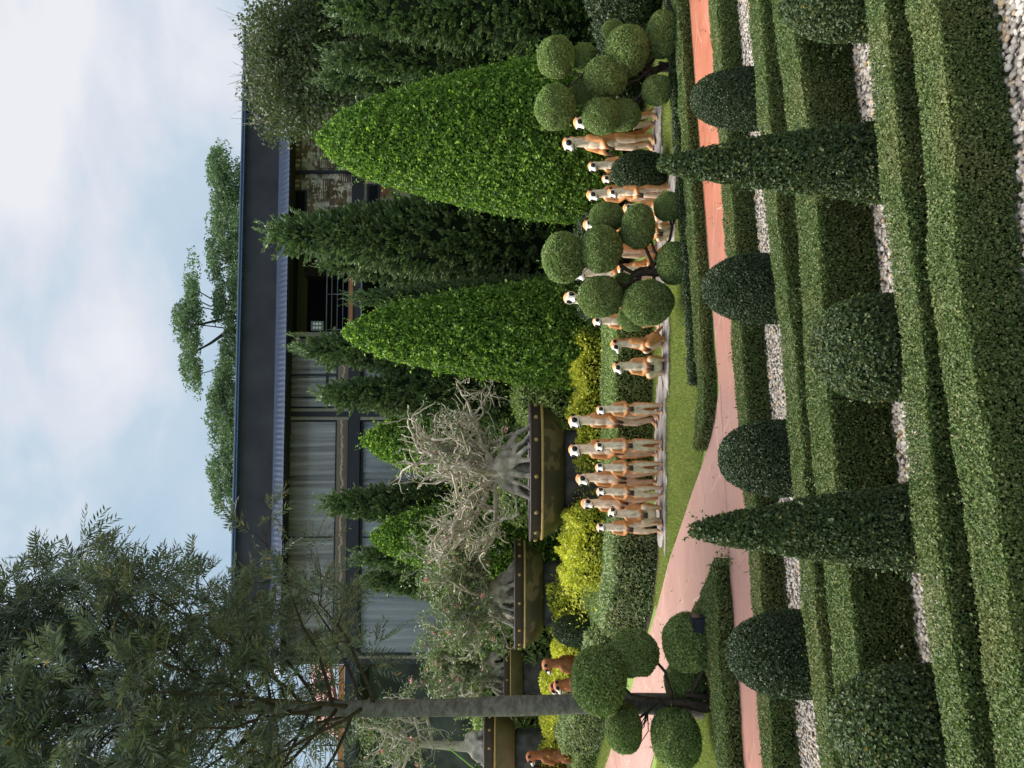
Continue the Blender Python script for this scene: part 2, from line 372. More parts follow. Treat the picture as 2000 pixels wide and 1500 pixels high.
def ico(sub):
    import bmesh
    bm = bmesh.new(); bmesh.ops.create_icosphere(bm, subdivisions=sub, radius=1); bm.verts.ensure_lookup_table()
    V = np.array([v.co[:] for v in bm.verts]); T = np.array([[v.index for v in f.verts] for f in bm.faces]); bm.free(); return V, T
def pebbles(name, f, b, n, size, sub, seed, lo=-.05, hi=1.05):
    rng = np.random.default_rng(seed); bv, bt = ico(sub)
    f = resample(f, 200); b = resample(b, 200)
    i = rng.integers(0, 199, n); a = rng.uniform(size=n)[:, None]; s = rng.uniform(lo, hi, n)[:, None]
    P = (f[i] * (1 - a) + f[i + 1] * a) * (1 - s) + (b[i] * (1 - a) + b[i + 1] * a) * s
    r = size * .5 * rng.uniform(.65, 1.35, (n, 1)) * np.stack([rng.uniform(.85, 1.3, n), rng.uniform(.75, 1.1, n), rng.uniform(.5, .8, n)], -1)
    P[:, 2] = r[:, 2] * .6 + .006 + rng.uniform(0, .018, n)
    q = rng.uniform(0, 6.28, n); c, s_ = np.cos(q), np.sin(q)
    L = bv[None] * r[:, None] * (1 + .13 * rng.normal(size=(n, len(bv), 1)) * (1 if sub > 1 else .6))
    tl = rng.normal(size=(n, 1, 2)) * .25
    L[..., 2] += (L[..., :2] * tl).sum(-1)
    X = L[..., 0] * c[:, None] - L[..., 1] * s_[:, None]; Y = L[..., 0] * s_[:, None] + L[..., 1] * c[:, None]
    V = (np.stack([X, Y, L[..., 2]], -1) + P[:, None]).reshape(-1, 3)
    T = (bt[None] + (np.arange(n) * len(bv))[:, None, None]).reshape(-1, 3)
    o = obj(name, mkmesh(name, V, T, M['pebble'], None, True)); o['kind'] = 'stuff'; o['label'] = 'white and tan pebbles covering the strip between low hedges'
    return o
M['pebble'] = stopmat('river pebbles', [(0, (.20, .18, .16)), (.3, (.31, .28, .245)), (.6, (.40, .37, .33)), (.85, (.52, .49, .45)), (.93, (.42, .31, .19)), (1, (.50, .39, .27))], rough=.65, spec=.3)
pebbles('pebbles', B_b, A_f, 20000, .036, 1, 1)
pebbles('pebbles', D_b, C_f, 12500, .036, 2, 2)
pebbles('pebbles', E_o, E_f, 8000, .038, 2, 3)
pebbles('pebbles', E_b, D_f, 2500, .042, 1, 4)
pebbles('pebbles', C_b, B_f, 6000, .042, 1, 5)

# ------------------------------------------------------------------ clipped hedges
def hedge(name, label, cat, front, back, h, dens, leaf, mat, seed, group=None, rough=.02, sprigs=0, n=24, core=.075, lift=.35, wob=.02, leafw=.62, backd=.35, facek=.95):
    rng = np.random.default_rng(seed)
    f = resample(front, n); b = resample(back, n)
    c0 = f.mean(0); c0[2] = float(terr(c0[1]))
    hz = h * (1 + .03 * np.sin(np.linspace(0, rng.uniform(9, 16), n) + rng.uniform(0, 6)))
    if rough > .1: hz = hz * (1 + .10 * np.sin(np.linspace(0, rng.uniform(14, 22), n)) + .09 * rng.normal(size=n))
    zf, zb = terr(f[:, 1]), terr(b[:, 1])
    sw = wob * np.sin(np.linspace(0, rng.uniform(10, 20), n) + 1)
    f[:, 1] += sw; b[:, 1] += sw * .6
    f0, b0 = f.copy(), b.copy(); f0[:, 2] = zf; b0[:, 2] = zb
    f1, b1 = f.copy(), b.copy(); f1[:, 2] = zf + hz; b1[:, 2] = zb + hz
    for q in (f0, f1, b0, b1): q -= c0
    acc = Acc()
    def strip(p, q, k):
        V = np.concatenate([p, q]); m = len(p); T = grid_tris(2, m)
        P, N, ar = sample_tris(V, T, 10, rng)
        cnt = int(ar * dens * k)
        P, N, ar = sample_tris(V, T, cnt, rng)
        return P, N
    S = [strip(f1, b1, 1.0), strip(f0, f1, facek), strip(b1, b0, backd), strip(np.array([b0[0], b1[0]]), np.array([f0[0], f1[0]]), 1), strip(np.array([f0[-1], f1[-1]]), np.array([b0[-1], b1[-1]]), 1)]
    mid = (f0 + b1).mean(0) / 2
    P = np.concatenate([s[0] for s in S]); N = np.concatenate([s[1] for s in S])
    # make every normal point outwards
    cen = resample((f1 + b0) / 2, 200)
    j = np.argmin(((P[:, None, :2] - cen[None, ::8, :2]) ** 2).sum(-1), 1)
    o = P - (cen[::8])[j]; sg = np.sign((o * N).sum(1)); sg[sg == 0] = 1; N = N * sg[:, None]
    side = (abs(N[:, 2]) < .5)[:, None]; dp = rng.exponential(1, (len(P), 1)) * np.where(side, rough * 2.2, rough * .7)   # sides are looser, tops clipped tight
    P = P + N * (rough * 1.2 * lump(P, 9 / max(h, .3) * .5, rng)[:, None] - dp + rough * .5)
    V, T = leafcards(P, N, rng, leaf, leaf * leafw, lift=lift)
    acc.add(V, T, 0)
    if sprigs:
        k = rng.choice(len(P), sprigs); d = nrm(N[k] * .6 + np.array([0, 0, 1.0]) + rng.normal(size=(sprigs, 3)) * .35); ln = rng.uniform(.04, .13, sprigs) * (h / .4) ** .3
        m = 6
        for q in range(m):
            V, T = leafcards(P[k] + d * (ln * (q + 1) / m)[:, None], d, rng, leaf * 1.0, leaf * .55, lift=.3); acc.add(V, T, 0)
        for a, b_, l in zip(P[k], d, ln): acc.tube([a, a + b_ * l], [.0018, .001], 3, 1, False)
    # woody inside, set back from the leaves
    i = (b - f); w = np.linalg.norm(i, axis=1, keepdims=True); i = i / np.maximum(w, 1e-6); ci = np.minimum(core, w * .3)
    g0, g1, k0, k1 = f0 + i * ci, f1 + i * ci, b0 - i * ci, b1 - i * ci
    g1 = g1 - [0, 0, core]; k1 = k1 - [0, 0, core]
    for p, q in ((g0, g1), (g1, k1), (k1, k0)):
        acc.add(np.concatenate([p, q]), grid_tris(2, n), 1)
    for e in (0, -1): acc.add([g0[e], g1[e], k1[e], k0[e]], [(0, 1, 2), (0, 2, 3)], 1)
    V, T, mi = acc.arrays()
    o = obj(name, mkmesh(name, V, T, [mat, M['twig']], mi), None, c0)
    return tag(o, label, cat, group)
LOW = 'low clipped hedges of the parterre'
hl = {'A': ('low hedge right beside the terracotta path, in front of it', 11500, .026, 60), 'B': ('low hedge just below the dark dome bushes and their pebble strip', 13000, .024, 90),
      'C': ('clipped hedge directly behind the squat rounded shrubs and dark cones', 14500, .0235, 110), 'D': ('clipped hedge directly in front of the squat rounded shrubs and dark cones', 18000, .021, 110),
      'E': ('nearest wide hedge running along the bottom pebble bed', 19500, .021, 70)}
for q, k in enumerate('ABCDE'):
    lab, dn, lf, sp = hl[k]
    hedge('clipped_hedge', lab, 'hedge', HL[k][0], HL[k][1], HED[k][0], dn, lf, M['hedge'], 20 + q, LOW, rough=.016, sprigs=sp, n=40, leafw=.66)

# hedges along the far side of the path
ff = [G(u, v) for u, v in [(1640, 1337), (1500, 1347), (1250, 1366), (1020, 1383), (750, 1403), (690, 1401), (650, 1392), (622, 1383)]]
FF = np.array(ff); FF[:, 1] += .05; FB = FF + [0, .42, 0]; FB[-1, 1] -= .25; FB[-2, 1] -= .1
hedge('clipped_hedge', 'shaggy low hedge edging the lawn on the far side of the terracotta path', 'hedge', FF, FB, .17, 8500, .034, M['hedge'], 31, LOW, rough=.03, sprigs=120, n=30)
g2 = FB.copy(); g2[:, 1] += .22; g3 = g2.copy(); g3[:, 1] += .2
hedge('clipped_hedge', 'thin low hedge at the lawn edge behind the shaggy path hedge', 'hedge', g2[:5], g3[:5], .20, 8000, .034, M['dome'], 32, LOW, rough=.03, sprigs=30, n=26)
gf = [G(u, v) for u, v in [(410, 1425), (300, 1433), (150, 1444), (0, 1455), (-140, 1465)]]
gb = [G(u, v, .20) for u, v in [(408, 1398), (290, 1345), (225, 1350), (190, 1385), (0, 1402), (-140, 1412)]]
hedge('clipped_hedge', 'wedge shaped hedge in the fork of the two paths under the pompom tree', 'hedge', np.array(gf), np.array(gb), .20, 8500, .034, M['hedge'], 33, LOW, rough=.03, sprigs=90, n=28)

# hedges behind the statues
kf = [G(u, 1277) for u in (545, 700, 885)]; kb = [p + np.array([0, 1.15, 0]) for p in kf]
hedge('clipped_hedge', 'knee high dark green hedge with flat top behind the standing statues', 'hedge', kf, kb, .78, 2600, .05, M['pom'], 41, rough=.03)
yf = [ground_at(u, 16.6) for u in (590, 720, 862)]; yb = [p + np.array([0, 1.0, 0]) for p in yf]
hedge('golden_shrub', 'loose golden yellow shrub row below the big oval pot', 'shrub', yf, yb, 1.12, 1500, .085, M['yellow'], 42, 'golden shrubs', rough=.16, n=22, core=.22, lift=.9, sprigs=60, leafw=.5, wob=.1)
yf = [ground_at(505, 16.3), ground_at(430, 16.6), ground_at(352, 17.1)]; yb = [p + np.array([0.0, 1.1, 0]) for p in yf]
hedge('golden_shrub', 'tall golden yellow shrub between two pot pedestals', 'shrub', yf, yb, 1.25, 1500, .085, M['yellow'], 43, 'golden shrubs', rough=.18, n=20, core=.24, lift=.9, sprigs=60, leafw=.5, wob=.1)
yf = [ground_at(352, 18.6), ground_at(250, 19.0), ground_at(150, 19.6), ground_at(-40, 21.5)]; yb = [p + np.array([0.0, .9, 0]) for p in yf]
hedge('golden_shrub', 'low golden yellow shrub row running behind the brown statues by the trunk', 'shrub', yf, yb, 1.15, 1400, .085, M['yellow'], 44, 'golden shrubs', rough=.16, n=26, core=.2, lift=.9, sprigs=60, leafw=.5, wob=.1)
kf = [G(520, 1262), G(420, 1245), G(330, 1222), G(270, 1208)]; kb = [p + np.array([0, 1.7, 0]) for p in kf]
hedge('clipped_hedge', 'broad dark green hedge behind the pale variegated bushes', 'hedge', kf, kb, .62, 2200, .05, M['pom'], 45, rough=.03)
kf = [ground_at(255, 17.6), ground_at(150, 18.3), ground_at(-60, 20.3)]; kb = [p + np.array([0, 1.0, 0]) for p in kf]
hedge('clipped_hedge', 'dark green hedge running behind the brown statues under yellow shrubs', 'hedge', kf, kb, .55, 2200, .05, M['pom'], 46, rough=.03)
vf = [G(u, v) for u, v in [(462, 1288), (400, 1285), (330, 1276), (262, 1258)]]; vb = [p + np.array([.1, .75, 0]) for p in vf]
hedge('variegated_shrub', 'long pale variegated hedge between grass and branch path', 'hedge', vf, vb, .88, 3000, .065, M['varieg'], 47, 'variegated shrubs', rough=.06, n=14, lift=.6, leafw=.4, core=.1)
vf = [G(u, v) for u, v in [(235, 1236), (190, 1224), (150, 1212)]]; vb = [p + np.array([.1, .9, 0]) for p in vf]
hedge('variegated_shrub', 'small pale variegated bush half hidden behind the pompom tree ball', 'shrub', vf, vb, .85, 3000, .065, M['varieg'], 48, 'variegated shrubs', rough=.07, n=10, lift=.6, leafw=.4, core=.1)
vf = [G(u, v) for u, v in [(105, 1196), (60, 1180), (25, 1172)]]; vb = [p + np.array([.1, 1.2, 0]) for p in vf]
hedge('variegated_shrub', 'pale variegated bush left of the grey trunk beside a brown statue', 'shrub', vf, vb, 1.0, 2800, .065, M['varieg'], 49, 'variegated shrubs', rough=.08, n=10, lift=.6, leafw=.4, core=.1)
# soil under those shrubs
s0 = [G(u, v) for u, v in [(470, 1292), (400, 1290), (330, 1281), (262, 1264)]]
sheet('soil_bed', [s0, [p + np.array([.2, 1.6, 0]) for p in s0]], M['soil'], dz=.006)

# ------------------------------------------------------------------ grass
def grass(name, polys, dens, seed, hgt=.045):
    rng = np.random.default_rng(seed); Vs, Ts, n0 = [], [], 0
    for f, b in polys:
        f = resample(f, 40); b = resample(b, 40); V = np.concatenate([f, b]); T = grid_tris(2, 40)
        _, _, ar = sample_tris(V, T, 5, rng); n = int(ar * dens); P, _, _ = sample_tris(V, T, n, rng)
        P[:, 2] = terr(P[:, 1]) + .002
        q = rng.uniform(0, 6.28, n); d = np.stack([np.cos(q), np.sin(q), 0 * q], -1) * .008
        h = hgt * rng.uniform(.5, 1.4, n); le = rng.normal(size=(n, 3)) * .022; le[:, 2] = h
        V = np.stack([P - d, P + d, P + le], 1).reshape(-1, 3); T = np.arange(3 * n).reshape(-1, 3)
        Vs.append(V); Ts.append(T + n0); n0 += len(V)
    o = obj(name, mkmesh(name, np.concatenate(Vs), np.concatenate(Ts), M['grass'])); o['kind'] = 'stuff'; o['label'] = 'short mown grass of the lawn around the statues'
    return o
lf = [G(u, v) for u, v in [(1640, 1326), (1020, 1362), (750, 1375), (660, 1378), (600, 1374), (530, 1350), (465, 1328), (410, 1308), (310, 1283)]]
lb = [G(u, v) for u, v in [(1640, 1255), (1020, 1262), (750, 1268), (690, 1275), (600, 1275), (530, 1280), (465, 1285), (420, 1290), (330, 1278)]]
l2 = ([G(u, v) for u, v in [(250, 1400), (100, 1412), (-120, 1425)]], [G(u, v) for u, v in [(280, 1362), (120, 1304), (-100, 1253)]])
l3 = ([G(u, v) for u, v in [(130, 1226), (60, 1202), (-80, 1158)]], [G(u, v) for u, v in [(110, 1198), (50, 1160), (-60, 1140)]])
grass('grass', [(lf, lb), l2, l3], 4200, 60)

# fallen leaves and clippings on lawn, path and pebbles
rng = np.random.default_rng(88); P = []
for f, b, n in ((lf, lb, 260), (br_r, br_l, 60), (list(nr_), list(fr_), 60), (list(E_o), list(E_f), 70), (list(D_b), list(C_f), 60)):
    f = resample(f, 60); b = resample(b, 60); i = rng.integers(0, 60, n); s = rng.uniform(.05, .95, (n, 1)); P.append(f[i] * s + b[i] * (1 - s) + rng.normal(size=(n, 3)) * [.08, .02, 0])
P = np.concatenate(P); P[:, 2] = terr(P[:, 1]) + .03; up_ = np.tile([0, 0, 1.0], (len(P), 1)); V, T = leafcards(P, up_, rng, .055, .026, lift=.05)
M['litter'] = stopmat('dry fallen leaves', [(0, (.10, .055, .025)), (.5, (.22, .13, .05)), (1, (.34, .26, .09))])
o = obj('leaf_litter', mkmesh('leaf litter', V, T, M['litter'])); tag(o, 'dry brown fallen leaves scattered over lawn, path and pebbles', kind='stuff')
# ------------------------------------------------------------------ topiary
def shell_mesh(name, H, prof, seed, dens, leaf, lw, mat, rough=.03, lum=.03, lf=5, lift=.35, core=.9, sprigs=0, bias=None, nz=26, nph=30, droop=0, zlow=0.0):
    "clipped body of revolution: leaves through a shell over a woody inside"
    rng = np.random.default_rng(seed); V0, T0 = revolve(H, prof, rng, nz, nph, lum, lf)
    P, N, ar = sample_tris(V0, T0, 10, rng); n = int(ar * dens); P, N, ar = sample_tris(V0, T0, n, rng)
    N = nrm(N); c = P.copy(); c[:, 2] = np.minimum(P[:, 2], H * .6); o = P - np.array([0, 0, 1]) * P[:, 2:3] * .0; sg = np.sign((N * np.stack([P[:, 0], P[:, 1], (P[:, 2] > H * .9) * .2], -1)).sum(1)); sg[sg == 0] = 1; N *= sg[:, None]
    P = P + N * (rough * .7 - rng.exponential(rough, (n, 1)) + rough * .8 * lump(P, 14, rng)[:, None])
    V, T = leafcards(P, N, rng, leaf, lw, lift=lift, bias=bias, droop=droop); acc = Acc().add(V, T, 0)
    if sprigs:
        k = rng.choice(n, sprigs); d = nrm(N[k] * .8 + np.array([0, 0, .7]) + rng.normal(size=(sprigs, 3)) * .4); ln = rng.uniform(1.5, 4.5, sprigs) * leaf
        for q in range(5):
            V, T = leafcards(P[k] + d * (ln * (q + 1) / 5)[:, None], d, rng, leaf, lw, lift=.4); acc.add(V, T, 0)
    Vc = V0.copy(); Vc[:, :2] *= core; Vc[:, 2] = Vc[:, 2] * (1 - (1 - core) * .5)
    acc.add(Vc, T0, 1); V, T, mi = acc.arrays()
    return mkmesh(name, V, T, [mat, M['twig']], mi)

def strip_point(u, ka, kb, s):
    "point in the gravel strip between hedges ka (far) and kb (near), on the sight line column u"
    f = resample(HL[ka][0], 300); b = resample(HL[kb][1], 300); P = f * (1 - s) + b * s
    uu = CX + P[:, 0] / P[:, 1] * F; j = np.argmin(abs(uu - u)); p = P[j].copy(); p[2] = 0; return p

dome_me = [shell_mesh('dome', .93, lambda t: .395 * max(0, 1 - (1 - min(1, t * 1.02)) ** 3.2) ** .50 * (1 - .10 * max(0, t - .7)), 100 + i, 11500, .026, .017, M['dome'], rough=.014, lum=.02, sprigs=14) for i in range(2)]
DOMES = [(1305, .86, 1.0, 'dark dome bush by the path, half hidden behind the tall dark cone'), (938, .95, 1.02, 'dark dome bush in front of the central pompom tree'),
         (605, 0.98, .95, 'dark dome bush beside the bend of the wide pink path'), (225, 1.0, 1.0, 'dark dome bush in front of the wedge hedge and the leftmost pompom tree')]
for i, (u, sx, sz, lab) in enumerate(DOMES):
    p = strip_point(u, 'A', 'B', .55); o = obj('dome_bush', dome_me[i % 2], None, p, i * 1.3); o.scale = (sx, sx, sz)
    o.rotation_euler = ((-.03, .02, .04, -.02)[i], (.03, -.04, .02, .03)[i], i * 1.3); tag(o, lab, 'bush', 'dome bushes in the far pebble strip')
sq = lambda t: .375 * max(0, 1 - (1 - min(1, t * 1.05)) ** 3.6) ** .42 * (1 - .06 * max(0, t - .6))
shrub_me = [shell_mesh('squat', .80, sq, 110 + i, 12500, .030, .019, M['shrub'], rough=.020, lum=.035, lf=6, sprigs=45) for i in range(2)]
for i, (u, s, lab) in enumerate([(1520, 1.0, 'squat rounded shrub at the right edge between two low hedges'), (822, 1.0, 'squat rounded shrub between the two dark cone topiaries'), (72, 1.08, 'squat rounded shrub at the left end of the near pebble strip')]):
    p = strip_point(u, 'C', 'D', .5); o = obj('squat_shrub', shrub_me[i % 2], None, p, i * 2.1); o.scale = (s, s, s)
    tag(o, lab, 'shrub', 'squat shrubs in the near pebble strip')
cone_me = [shell_mesh('slim cone', 1.9, lambda t: .025 + .285 * t ** .72, 120 + i, 12000, .030, .019, M['shrub'], rough=.020, lum=.05, lf=5, sprigs=90, nz=34) for i in range(2)]
for i, (u, sz, lab) in enumerate([(1185, .99, 'slim dark cone topiary in front of a dome bush, the farther one'), (474, .93, 'slim dark cone topiary with its tip against the pink path, the nearer one')]):
    p = strip_point(u, 'C', 'D', .5); o = obj('cone_topiary', cone_me[i], None, p, i * 2.1); o.scale = (1, 1, sz)
    o.rotation_euler = ((.012, -.012)[i], (-.015, .01)[i], i * 2.1); tag(o, lab, 'topiary', 'slim cones in the near pebble strip')

# big bright green cones
def big_cone(u, vtip, Y, R, ex, seed, label, dens=1500, leaf=.085):
    g = ground_at(u, Y); H = EYE + (CY - vtip + 3) * Y / F - g[2] - .25
    t = thing('green_cone_tree', label, 'topiary', g, 0, 'bright green cone topiaries')
    me = shell_mesh('cone crown', H, lambda q: R * q ** ex * (1 - .55 * math.exp(-q / .05)) * (1 - .12 * max(0, q - .8) / .2), seed, dens, leaf, leaf * .68, M['lime'], rough=.07, lum=.05, lf=2.2, lift=.55, bias=np.array([0, 0, .25]), sprigs=420, nz=36, nph=36, core=.88)
    obj('crown', me, t, (0, 0, .25)); part('trunk', Acc().tube([(0, 0, -.1), (0, 0, .9)], [.14, .11], 10), M['bark'], t, True)
big_cone(1225, 622, 17.3, 2.1, .50, 200, 'largest bright green cone topiary, behind the right statues')
big_cone(850, 672, 18.0, 1.52, .52, 201, 'bright green cone topiary behind the central pompom tree')
big_cone(640, 712, 23.0, 1.85, .50, 202, 'small bright green cone topiary before the curtained windows', 1100, .10)
big_cone(450, 727, 22.6, 1.75, .52, 203, 'small bright green cone topiary left of the big pot, among dark conifers', 1100, .10)

# conifers
def conifer_mesh(name, H, R, ex, seed, leafL=.20, dens=700):
    rng = np.random.default_rng(seed); acc = Acc()
    V0, T0 = revolve(H, lambda t: .03 + R * t ** ex * (1 - .25 * max(0, t - .75) / .25), rng, 40, 30, .10, 2.2)
    _, _, ar = sample_tris(V0, T0, 5, rng)
    nc = int(ar * 42); C, N, _ = sample_tris(V0, T0, nc, rng); N = nrm(N * np.sign((N[:, :2] * C[:, :2]).sum(1) + 1e-6)[:, None])
    per = 30; idx = np.repeat(np.arange(nc), per); n = len(idx)
    ax = nrm(N * .8 + np.array([0, 0, .75]) + rng.normal(size=(nc, 3)) * .35)          # each spray grows outwards and up
    ln = rng.uniform(.10, .30, nc) * (1 + .5 * (C[:, 2] > H * .85))
    s = rng.uniform(0, 1, n); P = C[idx] - N[idx] * .10 + ax[idx] * (s * ln[idx])[:, None] + rng.normal(size=(n, 3)) * (.055 * (1.1 - s))[:, None]
    V, T = leafcards(P, N[idx], rng, leafL * .62, leafL * .30, lift=.5, spread=.6, bias=ax[idx] * 1.1); acc.add(V, T, 0)
    for k in range(14):                                                                 # loose leader tips
        a = np.array([rng.normal() * .12, rng.normal() * .12, H - abs(rng.normal()) * .5]); d = nrm(np.array([rng.normal() * .3, rng.normal() * .3, 1])); q = rng.uniform(0, .55, 24)
        V, T = leafcards(a + d * q[:, None] + rng.normal(size=(24, 3)) * .03, np.tile(d, (24, 1)), rng, .13, .03, lift=.8, spread=.5); acc.add(V, T, 0)
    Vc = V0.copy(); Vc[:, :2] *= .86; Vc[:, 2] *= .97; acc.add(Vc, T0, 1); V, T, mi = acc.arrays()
    return mkmesh(name, V, T, [M['conifer'], M['twig']], mi)
CON = [conifer_mesh('conifer crown', 8.0, 1.15, .62, 300 + i) for i in range(3)]
trunk_me = mkmesh('conifer trunk', *Acc().tube([(0, 0, -.2), (0, 0, .8)], [.15, .12], 10).arrays()[:2], M['bark'], None, True)
CONS = [(1040, 527, 21.0, 1.45, 'tall dark conifer, its tip before the roof eave'), (985, 640, 22.3, 1.1, 'dark conifer leaning out behind the tall conifer on its left side'),
        (818, 592, 22.0, 1.15, 'dark feathery conifer before the pinkish window, higher of a pair'), (730, 628, 21.6, 1.05, 'dark conifer beside the black pillar, lower of a pair'),
        (516, 636, 24.2, 1.1, 'dark conifer standing before the left curtains above the big pot'), (411, 703, 22.8, .92, 'narrow dark conifer right of a similar smaller one by the lower curtains'),
        (366, 709, 23.2, .88, 'narrow dark conifer left of its twin by the lower curtains'), (918, 692, 20.0, .62, 'small pointed conifer squeezed behind the bright green middle cone'),
        (1385, 652, 19.8, 1.05, 'dark conifer right behind the largest bright green cone'), (1346, 632, 22.0, 1.0, 'dark conifer between the bright cone and the broad olive tree'),
        (1478, 655, 18.6, 1.2, 'big dark conifer at the right edge before the olive tree'), (1560, 645, 18.4, 1.25, 'dark conifer cut by the right edge of the photo')]
for i, (u, v, Y, r, lab) in enumerate(CONS):
    g = ground_at(u, Y); H = EYE + (CY - v) * Y / F - g[2]
    t = thing('conifer_tree', lab, 'tree', g, i * 1.9, 'dark conifers before the building')
    c = obj('crown', CON[i % 3], t, (0, 0, .1)); c.scale = (r / 1.0, r / 1.0, (H - .1) / 8.0); obj('trunk', trunk_me, t)
# dark round shrubs under the conifers and behind the statues
db = shell_mesh('dark ball', 1.0, lambda t: .5 * max(0, 1 - (1 - 2 * t * .93) ** 2) ** .5 + .02, 330, 2600, .05, .03, M['dome'], rough=.03, lum=.06, sprigs=30)
for u, vtop, Y, s, sz, lab in [(1165, 1196, 13.7, .72, .95, 'dark rounded shrub covering the legs of two small statues'), (1450, 1160, 14.6, 1.1, 1.3, 'dark round shrub behind the right pompom tree'), (1510, 1145, 14.3, 1.2, 1.5, 'dark loose shrub at the right edge by the pompom tree'),
                               (905, 1128, 16.2, .9, 1.3, 'small dark shrub under the bright green cone by the yellow shrubs'), (268, 1082, 18.0, .8, 1.3, 'small dark shrub between golden shrubs and a pot pedestal'),
                               (1330, 1150, 16.0, 2.2, 1.6, 'wide dark shrub mass under the big conifers'), (1010, 1120, 17.0, 2.0, 1.9, 'wide dark shrub below the tall conifer')]:
    g = ground_at(u, Y); h = EYE + (CY - vtop) * Y / F - g[2]; o = obj('round_shrub', db, None, g, u); o.scale = (s, s, h); tag(o, lab, 'shrub', 'dark round shrubs')
# tall leafy screen behind the pots
for u, Y, w, h, mt, lab in [(560, 21.0, 2.6, 2.6, 'pom', 'leafy green shrub behind the gnarled tree of the big pot'), (720, 20.3, 1.9, 2.2, 'pom', 'grassy green shrub right of the big pot'), (300, 23.0, 3.0, 3.0, 'pom', 'leafy green shrub behind the second pot'),
                            (140, 24.0, 3.0, 3.2, 'pom', 'leafy shrub behind the trunk and the third pot'), (10, 24.5, 2.6, 3.0, 'dome', 'dark leafy shrub behind the leftmost pot')]:
    me = shell_mesh('screen', 1.0, lambda t: .5 * max(0, 1 - (1 - 2 * t * .9) ** 2) ** .5 + .03, int(340 + u), 3200, .055, .028, M[mt], rough=.08, lum=.12, lf=6, sprigs=120)
    o = obj('leafy_shrub', me, None, ground_at(u, Y), 0); o.scale = (w, w * .7, h); tag(o, lab, 'shrub', 'leafy shrubs behind the pots')
rng = np.random.default_rng(77); n = 2600; d = nrm(rng.normal(size=(n, 3)) * [1, 1, .6] + [0, 0, .8]); P = d * rng.uniform(.2, 1, (n, 1)) * [1.3, 1.0, 1.9]
V, T = leafcards(P, d, rng, .28, .012, lift=1.0, spread=.3); g = ground_at(950, 24.0); acc = Acc().add(V, T, 0); acc.tube([(0, 0, -3.2), (0, 0, .6)], [.12, .05], 8, 1)
V, T, mi = acc.arrays(); o = obj('feathery_shrub', mkmesh('feathery', V, T, [M['greyleaf'], M['bark']], mi), None, g + [0, 0, 3.1]); tag(o, 'pale grey feathery shrub below the balcony railing', 'shrub')

# ------------------------------------------------------------------ pompom trees
pom_me = [shell_mesh('pompom', 1.0, lambda t: .5 * max(0, 1 - abs(1 - 2 * t) ** 2.2) ** .5 + .005, 400 + i, 7500, .052, .030, M['pom'], rough=.045, lum=.07, lf=6, sprigs=26, core=.82, lift=.5) for i in range(4)]
def bend(a, b, k, rng, sag=.18):
    a, b = np.array(a, float), np.array(b, float); L = np.linalg.norm(b - a); s = np.linspace(0, 1, k)[:, None]
    p = a * (1 - s) + b * s + np.sin(s * math.pi) * rng.normal(size=3) * L * sag * .5
    p[1:-1] += rng.normal(size=(k - 2, 3)) * L * .025; return p
def pompom_tree(label, u, v, balls, fork, seed, yj=.35):
    rng = np.random.default_rng(seed); g = G(u, v); Y0 = g[1]; t = thing('pompom_tree', label, 'topiary tree', g, 0, 'cloud pruned pompom trees')
    tr = Acc(); fk = W(*fork, Y0) - g
    tr.tube(bend((0, 0, -.05), fk, 6, rng, .1), np.linspace(.085, .055, 6), 9)
    tr.tube(bend((.05, .05, -.05), fk * .6 + [.12, 0, 0], 5, rng, .2), np.linspace(.06, .035, 5), 8)
    part('trunk', tr, M['bark'], t, True)
    for i, (bu, bv, w, h, dy) in enumerate(balls):
        Y = Y0 + dy; c = W(bu, bv, Y) - g; ww = w * Y / F; hh = h * Y / F
        b = obj('foliage_ball', pom_me[i % 4], t, c - [0, 0, hh / 2], rng.uniform(0, 6)); b.scale = (ww * .83, ww * .83, hh * .93)
        k = np.array(c) - [0, 0, hh * .15]; st = fk * rng.uniform(.55, 1.0)
        ac = Acc(); pts = bend(st, k, 7, rng, .22); ac.tube(pts, np.linspace(.034, .015, 7), 7)
        for q in range(9):                                                       # fine twigs under the ball
            s0 = pts[4 + q % 2]; e = c + nrm(rng.normal(size=3)) * [ww * .4, ww * .4, hh * .25] - [0, 0, hh * .2]; ac.tube(bend(s0, e, 4, rng, .25), [.010, .008, .006, .004], 5)
        part('branch', ac, M['bark'], t, True)
pompom_tree('cloud pruned pompom tree in front of the tall grey trunk', 125, 1392,
    [(172, 1166, 142, 108, 0), (225, 1236, 100, 92, .2), (77, 1216, 100, 72, .1), (245, 1340, 122, 98, -.1), (60, 1316, 126, 96, -.15), (165, 1336, 95, 80, .35)], (128, 1300), 61)
pompom_tree('cloud pruned pompom tree in front of the middle statues', 985, 1338,
    [(996, 1097, 110, 84, .1), (1013, 1172, 102, 80, -.15), (1076, 1183, 66, 70, .1), (1057, 1244, 94, 66, -.2), (921, 1169, 92, 88, 0), (908, 1262, 98, 100, -.25), (986, 1315, 92, 68, -.3), (1096, 1304, 62, 58, -.2), (940, 1215, 60, 50, .3), (880, 1232, 60, 56, .3)], (962, 1235), 62)
pompom_tree('cloud pruned pompom tree at the right before the biggest bright cone', 1368, 1326,
    [(1388, 1083, 86, 74, .1), (1290, 1081, 94, 80, 0), (1400, 1222, 106, 86, -.2), (1350, 1180, 86, 86, -.1), (1274, 1172, 76, 76, -.1), (1275, 1216, 68, 66, .05), (1432, 1292, 96, 68, -.25), (1324, 1281, 62, 60, -.2), (1388, 1138, 58, 50, .25), (1318, 1133, 50, 44, .2), (1440, 1196, 44, 44, .3)], (1362, 1262), 63)

